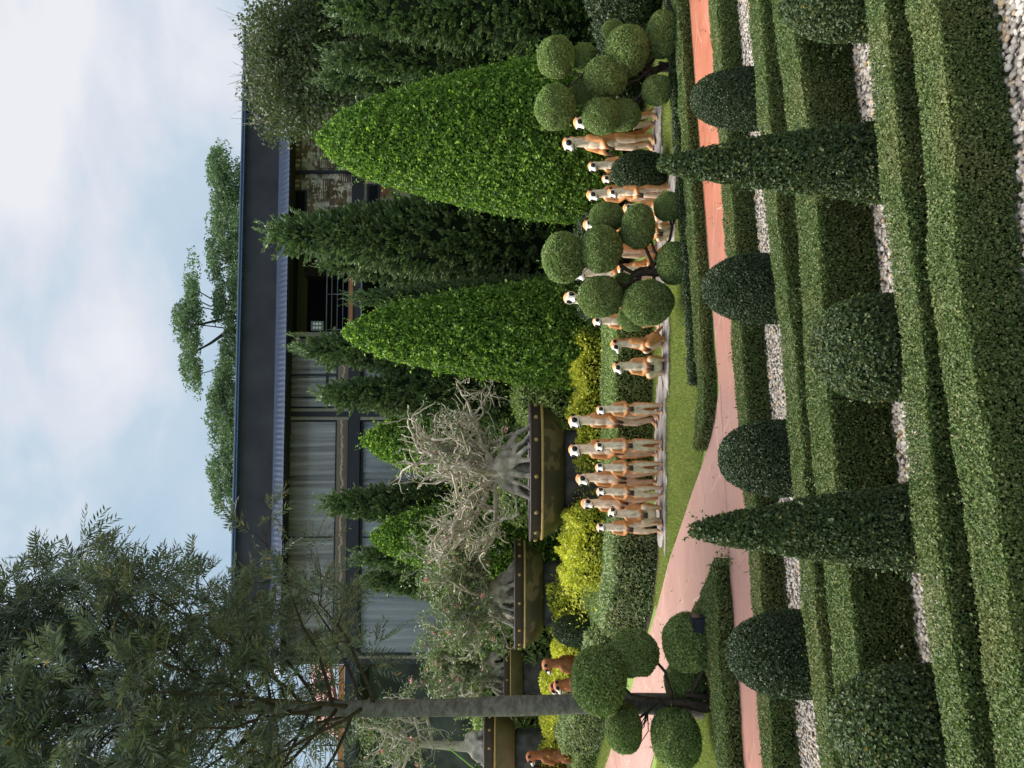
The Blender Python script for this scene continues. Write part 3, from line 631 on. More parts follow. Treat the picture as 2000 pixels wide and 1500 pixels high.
# ------------------------------------------------------------------ broad olive tree at the right, trees behind the roof
def crown_cloud(clumps, rng, per, leaf, lw, squash=.75, lift=.4, ragged=.25):
    "clumps: centres and radii; leaves on the shell and inside of each"
    acc = Acc()
    for c, r in clumps:
        n = int(per * (r[0] * r[2])); d = nrm(rng.normal(size=(n, 3))); rad = rng.uniform(.55, 1.0, (n, 1)) ** .6
        P = np.array(c) + d * rad * r * (1 + ragged * lump(d, 4, rng)[:, None] + (ragged - .25) * .8 * abs(rng.normal(size=(n, 1)))); V, T = leafcards(P, d, rng, leaf, lw, lift=lift); acc.add(V, T, 0)
    return acc
rng = np.random.default_rng(500); Yt = 25.0; g = ground_at(1390, Yt)
t = thing('olive_tree', 'broad olive brown tree with flat clipped top hiding the roof end', 'tree', g)
cl = []
for k in range(300):
    u = rng.uniform(1228, 1520); v = rng.uniform(500, 790)
    e = 60 * max(0, (v - 560) / 200) if u < 1300 else 0
    if u < 1240 + e or (u < 1262 and v < 540): continue
    r = rng.uniform(.45, .9); cl.append((W(u, v, Yt + rng.uniform(-1.0, 1.6)) - g, np.array([r, r, r * .8])))
acc = crown_cloud(cl, rng, 420, .14, .085)
for k in range(70):                                                              # thin bare shoots above the clipped top
    u = rng.uniform(1255, 1480); a = W(u, rng.uniform(500, 530), Yt + rng.uniform(-.8, .6)) - g; d = np.array([rng.normal() * .35, rng.normal() * .3, 1.0]); L = rng.uniform(.5, 1.15)
    acc.tube([a, a + d * L * .5, a + d * L + [rng.normal() * .05, 0, 0]], [.010, .007, .004], 4, 1, False)
V, T, mi = acc.arrays(); M['shoot'] = plain('pale bare shoots', (.22, .20, .16), .9)
obj('crown', mkmesh('olive crown', V, T, [M['olive'], M['shoot']], mi), t)
tr = Acc(); tr.tube(bend((0, 0, -.2), (.1, 0, 4.5), 6, rng, .05), np.linspace(.24, .16, 6), 10)
for k in range(16): tr.tube(bend((.1, 0, rng.uniform(2.6, 4.4)), np.array(cl[rng.integers(len(cl))][0]), 6, rng, .12), np.linspace(.10, .025, 6), 6)
part('trunk', tr, M['bark'], t, True)

def roof_tree(label, Y, blobs, limbs, root_u, seed):
    rng = np.random.default_rng(seed); g = np.array([(root_u - CX) / F * Y, Y, float(terr(Y))]); t = thing('far_tree', label, 'tree', g, 0, 'trees rising behind the roof'); cl = []
    for (u0, u1, v0, v1, k) in blobs:
        for _ in range(max(5, k // 6)):                                           # flat leafy pads with sky between them
            a = rng.uniform(0, 6.28); r_ = rng.uniform(0, 1) ** .5; pu = (u0 + u1) / 2 + math.cos(a) * r_ * (u1 - u0) * .42; pv = (v0 + v1) / 2 + math.sin(a) * r_ * (v1 - v0) * .40; wpx = rng.uniform(20, 46)
            for _ in range(13):
                q = rng.normal(); u = pu + q * wpx * .6; v = pv + abs(q) * 2.6 + rng.normal() * 2.6
                r = rng.uniform(.22, .5); cl.append((W(u, v, Y + rng.normal() * .9) - g, np.array([r * 1.3, r * 1.1, r * .6])))
    V, T, mi = crown_cloud(cl, rng, 430, .21, .10, lift=.2, ragged=.5).arrays(); obj('crown', mkmesh('far crown', V, T, M['far'], mi), t)
    tr = Acc(); tr.tube([(0, 0, -.2), (.2, 0, 8), (0, 0, 15.5)], [.4, .32, .2], 9)
    for pts in limbs: tr.tube(np.array([(0, 0, 14.0)] + [W(u, v, Y) - g for u, v in pts]), np.linspace(.17, .05, len(pts) + 1), 6)
    for k in range(10): tr.tube(bend((0, 0, 14.5), np.array(cl[rng.integers(len(cl))][0]), 6, rng, .15), np.linspace(.11, .03, 6), 5)
    part('trunk', tr, M['bark'], t, True)
roof_tree('far tree at the right end of the row behind the roof, with a rounded crown', 45, [(1055, 1212, 402, 482, 70), (1120, 1200, 398, 440, 18)], [], 1130, 511)
roof_tree('far tree with thin see-through branches behind the roof', 46, [(945, 1062, 402, 440, 34), (930, 1070, 430, 480, 40)], [[(1040, 455), (1020, 430), (1000, 420)], [(1010, 455), (985, 440)]], 1010, 512)
roof_tree('tallest far tree, its layered crown raised high above the roof', 47, [(840, 952, 334, 396, 50), (755, 860, 348, 404, 38), (840, 960, 408, 474, 60), (760, 860, 425, 478, 34)], [[(880, 455), (872, 415), (862, 372)], [(850, 440), (830, 412), (815, 385)]], 865, 514)
roof_tree('far tree with a gappy crown left of the tallest one behind the roof', 45, [(645, 785, 402, 472, 84)], [[(690, 450), (720, 430)]], 700, 515)
roof_tree('low dense far tree at the left end of the row behind the roof', 44, [(485, 665, 408, 478, 110)], [], 590, 516)

# ------------------------------------------------------------------ the tall grey-trunked tree with pinnate leaves
def barkmat():
    m, t, p, o = newmat('grey banded bark')
    tc = N_(t, 'ShaderNodeTexCoord'); mp = N_(t, 'ShaderNodeMapping'); mp.inputs['Scale'].default_value = (3, 3, 5); t.links.new(tc.outputs['Object'], mp.inputs[0])
    n = N_(t, 'ShaderNodeTexNoise'); n.inputs['Scale'].default_value = 2.2; n.inputs['Detail'].default_value = 8; n.inputs['Roughness'].default_value = .7; t.links.new(mp.outputs[0], n.inputs['Vector'])
    r = ramp(t, [(.30, (.07, .058, .05)), (.48, (.125, .112, .10)), (.60, (.20, .185, .165)), (.72, (.13, .075, .04))]); t.links.new(n.outputs[0], r.inputs[0])
    t.links.new(r.outputs[0], p.inputs['Base Color']); p.inputs['Roughness'].default_value = .9
    b = N_(t, 'ShaderNodeBump'); b.inputs['Strength'].default_value = .8; b.inputs['Distance'].default_value = .02; t.links.new(n.outputs[0], b.inputs['Height']); t.links.new(b.outputs[0], p.inputs['Normal'])
    return m
M['greybark'] = barkmat()
rng = np.random.default_rng(600); g = G(120, 1374); Yt = g[1]
t = thing('pinnate_tree', 'tall tree with straight grey trunk and feathery dark leaves reaching the sky', 'tree', g)
zz = np.array([-.1, .05, .4, 1, 2, 3, 4, 5, 6, 7, 8, 9, 10, 11, 12, 13, 14]); rr = np.array([.25, .20, .165, .155, .15, .145, .136, .126, .112, .10, .10, .085, .07, .055, .04, .025, .01])
tr = Acc(); tp = np.stack([.05 * np.sin(zz * .8), .05 * np.cos(zz), zz], -1); tr.tube(tp, rr * (1 + .05 * np.sin(zz * 9)), 18)
def crown_R(z): return np.interp(z, [4.2, 5.0, 5.8, 6.8, 7.8, 9.0, 10.2, 11.2, 12.5, 14.2], [.8, 1.2, 1.9, 2.8, 3.1, 2.6, 2.1, 1.8, 1.2, .2])
FP, FD, FU = [], [], []
nb = 86
for k in range(nb):
    z0 = 5.15 + 7.9 * (k / nb) ** 1.05; az = k * 2.39996 + rng.normal() * .25; el_ = math.radians(rng.uniform(22, 48)); rise = math.tan(el_)
    for _ in range(3): R = crown_R(z0 + R * rise if _ else z0 + 1) * rng.uniform(.8, 1.02)
    d = np.array([math.cos(az), math.sin(az), 0]); s = np.linspace(0, 1, 8)[:, None]
    pts = np.array([0, 0, z0]) + d * R * s + np.array([0, 0, 1]) * R * rise * (s ** 1.2) + rng.normal(size=(8, 3)) * .05 * s
    tr.tube(pts, np.linspace(.025 * (1.3 - .6 * k / nb), .007, 8), 6, 1)
    for q in range(10):
        s0 = rng.uniform(.26, 1.0); b0 = pts[0] * 0 + np.array([np.interp(s0, s[:, 0], pts[:, c]) for c in range(3)])
        dd = nrm(d * .6 + rng.normal(size=3) * .75 + [0, 0, .35]); L = rng.uniform(.3, .75); tw = bend(b0, b0 + dd * L, 4, rng, .15); tr.tube(tw, [.011, .008, .006, .003], 4, 1, False)
        for m in range(6):
            f0 = tw[1 + m % 3] * .5 + tw[min(3, 2 + m % 3)] * .5; fd = nrm(dd * .8 + rng.normal(size=3) * .7 + [0, 0, .25]); FP.append(f0); FD.append(fd)
            if m < 3: fd = nrm(dd + rng.normal(size=3) * .5); FP.append(tw[3]); FD.append(fd)
part('trunk', tr, [M['greybark'], M['bark']], t, True)
FP, FD = np.array(FP), np.array(FD); nf = len(FP); side = nrm(np.cross(FD, rng.normal(size=(nf, 3)) + [0, 0, 2.0])); up = np.cross(side, FD); up *= np.sign(up[:, 2:3] + 1e-6)
LEN = rng.uniform(.30, .52, nf); acc = Acc(); NP = 8
for q in range(NP):
    s = (q + .8) / NP; c = FP + FD * (LEN * s)[:, None] - np.array([0, 0, 1]) * (LEN * .22 * s * s)[:, None]
    for sg in (-1, 1):
        ld = nrm(side * sg * .75 + FD * (.62 + .3 * s) + up * .12 + rng.normal(size=(nf, 3)) * .12); ll = (.155 * (1 - .35 * abs(s - .5)) * rng.uniform(.8, 1.15, nf))[:, None]; w = nrm(np.cross(ld, up)) * ll * .10
        V = np.stack([c, c + ld * ll * .45 + w, c + ld * ll - up * ll * .12, c + ld * ll * .45 - w], 1).reshape(-1, 3); i = np.arange(nf) * 4
        acc.add(V, np.concatenate([np.stack([i, i + 1, i + 2], -1), np.stack([i, i + 2, i + 3], -1)]), 0)
V, T, mi = acc.arrays(); obj('crown', mkmesh('pinnate crown', V, T, M['tree'], mi), t)

# ------------------------------------------------------------------ bonsai pots, pedestals and their gnarled trees
def potmat():
    m, t, p, o = newmat('mottled olive glaze')
    tc = N_(t, 'ShaderNodeTexCoord'); n = N_(t, 'ShaderNodeTexNoise'); n.inputs['Scale'].default_value = 1.5; n.inputs['Detail'].default_value = 3; n.inputs['Roughness'].default_value = .5
    mp = N_(t, 'ShaderNodeMapping'); mp.inputs['Scale'].default_value = (1, 1, 1.6); t.links.new(tc.outputs['Object'], mp.inputs[0]); t.links.new(mp.outputs[0], n.inputs['Vector'])
    r = ramp(t, [(.0, (.030, .026, .020)), (.52, (.050, .042, .027)), (.58, (.065, .050, .028)), (.605, (.15, .115, .06)), (.72, (.12, .088, .045))]); t.links.new(n.outputs[0], r.inputs[0])
    t.links.new(r.outputs[0], p.inputs['Base Color']); p.inputs['Roughness'].default_value = .42; return m
M['pot'] = potmat(); M['rim'] = plain('dull purple brown glaze', (.085, .06, .062), .5, .4); M['band'] = plain('dark brown glaze', (.045, .034, .034), .45, .4)
M['gold'] = plain('old gold paint', (.40, .28, .10), .45, .5, var=.2, scale=20); M['stone'] = plain('streaked grey concrete', (.085, .082, .075), .9, .2, var=.55, scale=3, bump=.3)
M['bonbark'] = plain('pale grey gnarled bark', (.43, .38, .31), .85, .2, var=.4, scale=7, bump=.5); M['bonbark2'] = plain('pale grey smooth bark', (.46, .42, .35), .8, .2, var=.25, scale=7, bump=.3)
M['olivepot'] = plain('plain ochre olive glaze', (.105, .082, .042), .45, .4, var=.2, scale=3)
def oval_pot(label, u0, u1, vrim, vbot, Y, mat, plabel, ped=(.62, .75), seed=0, deep=.62):
    c = W((u0 + u1) / 2, vrim, Y); R = (u1 - u0) / 2 * Y / F; H = (vbot - vrim) * Y / F; z0 = c[2] - H
    t = thing('bonsai_pot', label, 'plant pot', (c[0], c[1], z0), 0, 'oval bonsai pots on concrete pedestals')
    a = np.arange(64) * 2 * math.pi / 64
    def ring(rx, z): return np.stack([np.sign(np.cos(a)) * abs(np.cos(a)) ** .8 * rx, np.sign(np.sin(a)) * abs(np.sin(a)) ** .8 * rx * deep, 0 * a + z], -1)
    def lathe(prof): V = np.concatenate([ring(r, z) for r, z in prof]); return V, grid_tris(len(prof), 64, True)
    hb = H * .36
    ac = Acc().add(*lathe([(.001, 0), (R * .66, 0), (R * .685, H * .015), (R * .73, H * .07), (R * .79, H * .17), (R * .85, H * .30), (R * .895, H * .43), (R * .925, H * .55), (R * .935, H - hb)])); part('bowl', ac, mat, t, True)
    ac = Acc().add(*lathe([(R * .937, H - hb), (R * .95, H - hb), (R * .965, H * .93), (R * .965, H * .95)])); part('band', ac, M['band'], t, True)
    prof = [(R * .96, H * .93), (R * .99, H * .935), (R * 1.0, H * .97), (R * .985, H), (R * .94, H), (R * .92, H * .96), (R * .91, H * .72)]; part('rim', Acc().add(*lathe(prof)), M['rim'], t, True)
    part('soil', Acc().add(*lathe([(R * .91, H * .74), (R * .5, H * .80), (.001, H * .82)])), M['soil'], t, True)
    part('gold_line', Acc().tube(np.vstack([ring(R * .955, H - hb), ring(R * .955, H - hb)[:2]]), .022 * R, 6, 0, False), M['gold'], t, True)
    for k in range(14):
        th = math.pi + (k + .5) / 14 * math.pi * 2; x = math.copysign(abs(math.cos(th)) ** .8, math.cos(th)) * R * .968; y = math.copysign(abs(math.sin(th)) ** .8, math.sin(th)) * R * .968 * deep
        part('stud', Acc().ball((x, y, H - hb * .5), .030 * R, 0, 8, 5), M['gold'], t, True)
    gz = float(terr(Y)); pr = R * .60; ac = Acc(); Vp = np.concatenate([ring(pr * s, z) for s, z in [(1.02, gz - z0 - .1), (1.0, -.35 * (z0 - gz)), (.97, -.02), (.9, -.004), (.001, -.004)]]); ac.add(Vp, grid_tris(5, 64, True))
    o = part('pot_pedestal', ac, M['stone'], None, True, loc=(c[0], c[1], z0)); tag(o, plabel, 'pedestal', 'concrete pedestals')
    return np.array([c[0], c[1], z0 + H * .8]), R
P1, R1 = oval_pot('big oval bonsai pot with wide rim behind the statues', 444, 716, 1033, 1099, 17.6, M['pot'], 'grey concrete pedestal under the biggest pot', seed=1)
P2, R2 = oval_pot('oval bonsai pot with ochre blotches, second largest', 236, 446, 1004, 1060, 19.6, M['pot'], 'grey concrete pedestal under the blotched pot', seed=2)
P3, R3 = oval_pot('plain ochre bonsai pot mostly hidden behind the tall trunk', 118, 262, 984, 1021, 22.4, M['olivepot'], 'grey concrete pedestal under the plain ochre pot', seed=3)
P4, R4 = oval_pot('olive bonsai pot at the left edge holding a smooth trunked tree', -75, 112, 946, 1006, 21.6, M['olivepot'], 'grey concrete pedestal under the leftmost pot', seed=4)

def remesh(acc, vox, smooth=4, name='tmp'):
    V, T, _ = acc.arrays(); me = mkmesh(name, V, T, []); o = bpy.data.objects.new(name, me); COL.objects.link(o)
    r = o.modifiers.new('r', 'REMESH'); r.mode = 'VOXEL'; r.voxel_size = vox
    if smooth: s = o.modifiers.new('s', 'SMOOTH'); s.iterations = smooth; s.factor = .5
    dg = bpy.context.evaluated_depsgraph_get(); e = o.evaluated_get(dg).to_mesh()
    n = len(e.vertices); co = np.empty(n * 3, np.float32); e.vertices.foreach_get('co', co); no = np.empty(n * 3, np.float32); e.vertices.foreach_get('normal', no)
    e.calc_loop_triangles(); m = len(e.loop_triangles); t = np.empty(m * 3, np.int32); e.loop_triangles.foreach_get('vertices', t)
    o.evaluated_get(dg).to_mesh_clear(); bpy.data.objects.remove(o); bpy.data.meshes.remove(me)
    return co.reshape(-1, 3).astype(float), t.reshape(-1, 3), no.reshape(-1, 3).astype(float)

def gnarled(label, at, R, H, seed, leaves, flowers, bark, nmain=9, trunk_h=.9, twigs=(5, 4), lean=0, bsize=.10, roots=True, rootR=1.0, slender=False, leafL=.11):
    rng = np.random.default_rng(seed); t = thing('gnarled_tree', label, 'bonsai', at, 0, 'gnarled trees grown in pots'); ac = Acc(); top = np.array([lean, 0, trunk_h])
    if slender: ac.cone((0, 0, -.1), (0, 0, .55), .34, .17); ac.cone((0, 0, .5), top, .16, .10)
    else: ac.cone((lean * .3, 0, -.1), top * [1, 1, .75], .17, .24, 0, 12); ac.cone(top * [1, 1, .6], top, .20, .17)
    if not slender: ac.ball(top * [1, 1, .7] + [.12, -.1, 0], (.30, .22, .24), 0, 12, 8)
    if roots:
        for k in range(20):
            a = k / 20 * 6.28 + rng.normal() * .15; rr_ = R * rootR * rng.uniform(.3, .62); e = np.array([math.cos(a) * rr_, math.sin(a) * rr_ * .5, -.05]); s = top * [1, 1, rng.uniform(.45, .95) * (.35 if slender else 1)] + np.array([math.cos(a), math.sin(a) * .6, 0]) * .16
            md = s * .5 + e * .5 + [0, 0, .16]; p = resample([s, s * .6 + md * .4, md, md * .45 + e * .55, e], 9) + rng.normal(size=(9, 3)) * .025; ac.tube(p, np.linspace(.10, .045, 9) * rng.uniform(.6, 1.3), 8)
    V, T, _ = remesh(ac, .035, 3); obj('trunk', mkmesh('gnarled trunk', V, T, bark, None, True), t)
    br = Acc(); tips = []
    def grow(p, d, L, r, lev):
        n = 9; pts = [p]
        for i in range(n - 1):
            d = nrm(d + rng.normal(size=3) * (.34 if lev else .26) + np.array([0, 0, .05])); q = pts[-1] + d * L / (n - 1)
            if (q[0] / (R * 1.22)) ** 2 + (q[1] / (R * .8)) ** 2 > 1: d = nrm(d * [-.3, -.3, 1]); q = pts[-1] + d * L / (n - 1)
            if q[2] > H: d = nrm(d * [1, 1, -.3]); q = pts[-1] + d * L / (n - 1)
            pts.append(q)
        br.tube(pts, np.linspace(r, r * .55, n), 7 if lev < 2 else 5, 0, lev < 2)
        if lev >= 2: tips.extend([(pts[-1], d), (pts[-3], d)])
        else:
            if lev: tips.append((pts[-1], d))
            for k in range(twigs[lev]):
                i = rng.integers(2, n); dn = nrm(d * .7 + rng.normal(size=3) * .8 + [0, 0, .25]); grow(pts[i], dn, L * rng.uniform(.40, .68), r * .48, lev + 1)
    for k in range(nmain):
        a = k * 2.4 + rng.normal() * .3; e_ = rng.uniform(.15, 1.25); d = np.array([math.cos(a) * math.cos(e_), math.sin(a) * math.cos(e_) * .6, math.sin(e_)])
        grow(top * [1, 1, rng.uniform(.7, 1.0)], d, rng.uniform(.6, .95) * max(R * (1.15 - .2 * e_), H * .55), bsize * rng.uniform(.55, 1.0), 0)
    part('branches', br, bark, t, True)
    tp = np.array([q[0] for q in tips]); td = np.array([q[1] for q in tips]); n = int(len(tp) * leaves); k = rng.integers(0, len(tp), n)
    V, T = leafcards(tp[k] + rng.normal(size=(n, 3)) * .09, td[k], rng, leafL, leafL * .4, lift=.6, spread=.8); obj('leaves', mkmesh('bonsai leaves', V, T, M['bonleaf']), t)
    if flowers:
        k = rng.choice(len(tp), flowers); V, T = leafcards(np.zeros((8, 3)) + rng.normal(size=(8, 3)) * .014, np.tile([0, -.9, .44], (8, 1)), rng, .12, .08, lift=.25, spread=1.2); fm = mkmesh('bonsai flower', V, T, M['flower'])
        for q in k: obj('flower', fm, t, tp[q] + td[q] * .06 + [0, -.05, .02], rng.uniform(-1, 1))
    return t
gnarled('nearly bare gnarled tree with splayed roots in the biggest pot', P1, 2.2, 3.85, 701, 1.5, 6, M['bonbark'], nmain=14, trunk_h=1.15, twigs=(8, 6), bsize=.09)
gnarled('leafy gnarled tree with pink flowers in the blotched pot', P2, 1.9, 3.7, 702, 10, 26, M['bonbark'], nmain=12, trunk_h=.95, twigs=(7, 6), bsize=.08)
gnarled('gnarled flowering tree in the plain ochre pot behind the trunk', P3, 1.6, 4.0, 703, 22, 34, M['bonbark'], nmain=9, trunk_h=1.0, twigs=(5, 4), bsize=.09)
tt = gnarled('slender grey tree with a smooth flared base in the leftmost pot', P4 + [.35, 0, .05], 1.35, 4.1, 704, 10, 8, M['bonbark2'], nmain=8, trunk_h=2.2, twigs=(5, 4), bsize=.07, roots=True, lean=.1, rootR=.7, slender=True)
a = P4 + np.array([.4, -.1, 1.3]); b = W(-60, 1000, 21.0); s = np.linspace(0, 1, 10)[:, None]
o = part('green_strap', Acc().tube(a * (1 - s) + b * s, .022, 6), plain('lime green webbing', (.30, .55, .10), .6), None, True); tag(o, 'lime green strap tied from the slender tree down to the left', 'strap')
# ------------------------------------------------------------------ meerkat statues
def colmat():
    m, t, p, o = newmat('painted resin fur')
    c = N_(t, 'ShaderNodeAttribute', attribute_name='Col'); tc = N_(t, 'ShaderNodeTexCoord')
    mp = N_(t, 'ShaderNodeMapping'); mp.inputs['Scale'].default_value = (1, 1, .35); t.links.new(tc.outputs['Object'], mp.inputs[0])
    n = N_(t, 'ShaderNodeTexNoise'); n.inputs['Scale'].default_value = 38; n.inputs['Detail'].default_value = 5; t.links.new(mp.outputs[0], n.inputs['Vector'])
    r = ramp(t, [(.28, (.66, .63, .60)), (.5, (.97, .96, .95)), (.72, (1.08, 1.08, 1.08))]); t.links.new(n.outputs[0], r.inputs[0])
    x = N_(t, 'ShaderNodeMix', data_type='RGBA', blend_type='MULTIPLY'); x.inputs[0].default_value = 1; t.links.new(c.outputs['Color'], x.inputs[6]); t.links.new(r.outputs[0], x.inputs[7])
    t.links.new(x.outputs[2], p.inputs['Base Color']); p.inputs['Roughness'].default_value = .75; p.inputs['Specular IOR Level'].default_value = .25
    b = N_(t, 'ShaderNodeBump'); b.inputs['Strength'].default_value = .45; b.inputs['Distance'].default_value = .006; t.links.new(n.outputs[0], b.inputs['Height']); t.links.new(b.outputs[0], p.inputs['Normal'])
    return m
M['fur'] = colmat()
TAN, DEEP, CREAM, WHITE, DARK, GREY, PAW = [np.array(c) for c in ((.68, .31, .12), (.50, .185, .068), (.93, .80, .62), (.90, .87, .80), (.018, .014, .013), (.36, .31, .24), (.06, .042, .035))]
HPIV = np.array([0, .012, .855])
def rotm(yaw, pitch, roll=0):
    return np.array(Euler((pitch, roll, yaw), 'XYZ').to_matrix())
def meerkat(squat=0.0, hyaw=0.0, hpitch=0.0, hroll=0.0, lean=0.0, arms='belly', brown=False, twist=0.0):
    d = .235 * squat; pr = []
    def S(p): return np.array(p, float) - [0, 0, d]
    def add(kind, a, b, ra, rb): pr.append((kind, np.array(a, float), np.array(b, float), ra, rb))
    def ell(kind, c, r): pr.append((kind, np.array(c, float), None, np.array(r, float), None))
    L = lambda p: S(np.array(p) + [0, -lean * max(0, p[2] - .35), 0])
    ell('torso', L((0, .012, .43)), (.098 + .03 * squat, .088 + .015 * squat, .13)); ell('torso', L((0, -.006, .52)), (.088 + .012 * squat, .083, .14)); ell('torso', L((0, .002, .655)), (.083, .076, .125))
    add('torso', L((-.062, .006, .725)), L((.062, .006, .725)), .047, .047); add('neck', L((0, .008, .735)), L((0, .010, .865)), .070, .059)
    sh, el_, hd = (.082, -.002, .715), (.112, -.035, .575), (.030, -.112, .535)
    hb = (.022, -.118, .478)
    if arms == 'low': el_, hd, hb = (.108, -.02, .56), (.045, -.102, .49), (.034, -.108, .425)
    if arms == 'out': el_, hd, hb = (.10, -.06, .58), (.055, -.14, .535), (.05, -.16, .475)
    for s in (-1, 1):
        m = lambda p, dy=0: L((p[0] * s, p[1] + dy, p[2]))
        add('arm', m(sh), m(el_), .043, .034); add('arm', m(el_), m(hd), .035, .024); add('hand', m(hd), m(hb), .023, .019)
        for k in range(4):
            o = np.array(hb) + [(k - 1.5) * .0115, -.006, .0]; add('hand', m(o), m(o + [(k - 1.5) * .003, -.004, -.030 + .004 * abs(k - 1.5)]), .0085, .006)
        if squat > .5:
            kn, an = np.array([s * .125, -.085, .255]), np.array([s * .098, .02, .05])
            add('leg', S((s * .075, .03, .40)), kn, .088, .058); add('leg', kn, an, .056, .036); fx = s * .10
        else:
            kn, an = np.array([s * .070, -.022, .235]), np.array([s * .066, .022, .055])
            add('leg', S((s * .052, .008, .39)), kn, .076, .052); add('leg', kn, an, .052, .032); fx = s * .066
        add('foot', an, (fx, -.055, .026), .033, .026)
        for k in range(4):
            x = fx + s * .0 + (k - 1.5) * .015; add('foot', (x, -.055, .022), (x * 1.02, -.112 + .008 * abs(k - 1.5), .015), .0125, .009)
    add('tail', (0, .085, .34 - d), (0, .15, .12), .034, .028); add('tail', (0, .15, .12), (.02, .24, .025), .028, .016)
    # head, in its own frame, then turned about the top of the neck
    R = rotm(hyaw, hpitch, hroll); off = L((0, .010, .865)) - HPIV
    HT = lambda p: (R @ (np.array(p, float) - HPIV)) + HPIV + off
    heads = [((0, -.008, .925), (.081, .084, .073)), ((0, -.045, .905), (.062, .062, .052))]
    acc = Acc()
    for kind, a, b, ra, rb in pr:
        if b is None: acc.ball(a, ra, 0, 18, 12)
        else: acc.cone(a, b, ra, rb, 0, 14)
    for c, r in heads:
        V, T = ball(c, r, 20, 14); acc.add(np.array([HT(p) for p in V]), T)
    for a, b, ra, rb in [((0, -.06, .902), (0, -.132, .887), .043, .0235), ((0, -.05, .880), (0, -.112, .868), .034, .018), ((-.05, -.05, .952), (.05, -.05, .952), .026, .026), ((0, .02, .90), (0, .01, .86), .062, .06)]:
        V, T = capsule(a, b, ra, rb, 14); acc.add(np.array([HT(p) for p in V]), T)
    V, T, N = remesh(acc, .0068, 4)
    # ---- paint
    def dist(P, p):
        kind, a, b, ra, rb = p
        if b is None: return (np.linalg.norm((P - a) / ra, axis=1) - 1) * ra.min()
        ab = b - a; s = np.clip((P - a) @ ab / (ab @ ab), 0, 1); return np.linalg.norm(P - a - s[:, None] * ab, axis=1) - (ra + (rb - ra) * s)
    kinds = ['torso', 'neck', 'arm', 'hand', 'leg', 'foot', 'tail']
    D = np.stack([np.min([dist(V, p) for p in pr if p[0] == k], axis=0) for k in kinds], 1)
    Pl = (V - HPIV - off) @ R + HPIV; Nl = N @ R
    dh = np.minimum(np.linalg.norm((Pl - heads[0][0]) / np.array(heads[0][1]), axis=1) - 1, np.linalg.norm((Pl - [0, -.07, .895]) / np.array([.05, .09, .045]), axis=1) - 1) * .07
    D = np.c_[D, dh - .004]; wgt = np.exp(-(D - D.min(1, keepdims=True)) / .007); wgt /= wgt.sum(1, keepdims=True)
    sm = lambda x, a, b: np.clip((x - a) / (b - a), 0, 1)[:, None] ** 1.0
    front = sm(-N[:, 1], .12, .62) * sm(.080 - abs(V[:, 0]), 0, .03)
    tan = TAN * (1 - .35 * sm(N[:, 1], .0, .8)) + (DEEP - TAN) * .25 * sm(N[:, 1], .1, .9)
    belly = np.tile(CREAM, (len(V), 1))
    z = V[:, 2] + d; mark = (sm(.006 - abs(V[:, 0]), -.004, .004) * sm(z, .56, .60) * sm(.72 - z, 0, .04)) * .6 + sm(.009 - abs(abs(V[:, 0]) * 1.0 - (z - .30) * .55), -.006, .003) * sm(z, .30, .33) * sm(.46 - z, 0, .03) * (1 if squat < .5 else 0) * .55
    belly = belly * (1 - mark) + GREY * .6 * mark
    ct = tan * (1 - front) + belly * front
    nf = sm(-N[:, 1], -.35, .3); cn = tan * (1 - nf) + (CREAM * 1.05) * nf
    ca = np.tile(TAN, (len(V), 1)) * (1 - .0) ; chd = np.tile(PAW, (len(V), 1))
    lf_ = sm(-N[:, 1] + .5 * np.where(V[:, 0] > 0, -N[:, 0], N[:, 0]), .25, .85) * .85; cl_ = tan * (1 - lf_) + CREAM * lf_
    cf = np.tile(TAN * .55 + CREAM * .2, (len(V), 1)); ctl = np.tile(TAN * .8, (len(V), 1))
    x, y, zz_ = abs(Pl[:, 0]), Pl[:, 1], Pl[:, 2]
    wface = sm(.944 - zz_ - (y + .02) * .9, -.012, .03) * sm(.045 - y, 0, .04); ch = np.tile(TAN * 1.08, (len(V), 1)) * (1 - wface) + WHITE * wface
    br_ = sm(-.045 - y, 0, .03) * sm(zz_, .915, .93); ch = ch * (1 - br_ * .35) + WHITE * br_ * .35
    ey = sm(1 - np.sqrt(((x - .053) / .032) ** 2 + ((y + .064) / .042) ** 2 + ((zz_ - .931) / .034) ** 2), -.06, .10); ch = ch * (1 - ey) + DARK * ey
    mo = sm(.0065 - abs(zz_ - (.869 + .25 * np.clip(x - .01, 0, 1))), -.001, .002) * sm(-.062 - y, 0, .01); ch = ch * (1 - mo) + DARK * mo
    C = sum(w_[:, None] * c for w_, c in zip(wgt.T, [ct, cn, ca, chd, cl_, cf, ctl, ch]))
    if brown:
        g_ = np.array([.40, .155, .07]); keep = wgt[:, 7:8] * np.maximum(ey, sm(-.075 - y, 0, .02)); C = C * keep + (g_ * (.75 + .5 * (C.mean(1, keepdims=True) / .35 - .4).clip(0, 1.0) * .6)) * (1 - keep)
    body = mkmesh('meerkat body', V, T, M['fur'], None, True, C)
    kids = []
    for s in (-1, 1):
        V_, T_ = ball((0, 0, 0), (.010, .026, .028), 12, 8); V_ = V_ + [s * .079, .016, .945]; kids.append(('ear', mkmesh('ear', np.array([HT(p) for p in V_]), T_, M['earpaint'], None, True)))
        V_, T_ = ball((s * .060, -.074, .934), .0125, 12, 8); kids.append(('eye', mkmesh('eye', np.array([HT(p) for p in V_]), T_, M['eyeblack'], None, True)))
    V_, T_ = ball((0, -.153, .892), (.015, .012, .011), 12, 8); kids.append(('nose', mkmesh('nose', np.array([HT(p) for p in V_]), T_, M['eyeblack'], None, True)))
    top = max(V[:, 2]); return body, kids, top
M['earpaint'] = plain('dark brown ear paint', (.020, .015, .014), .6, .3)
_cache = {}
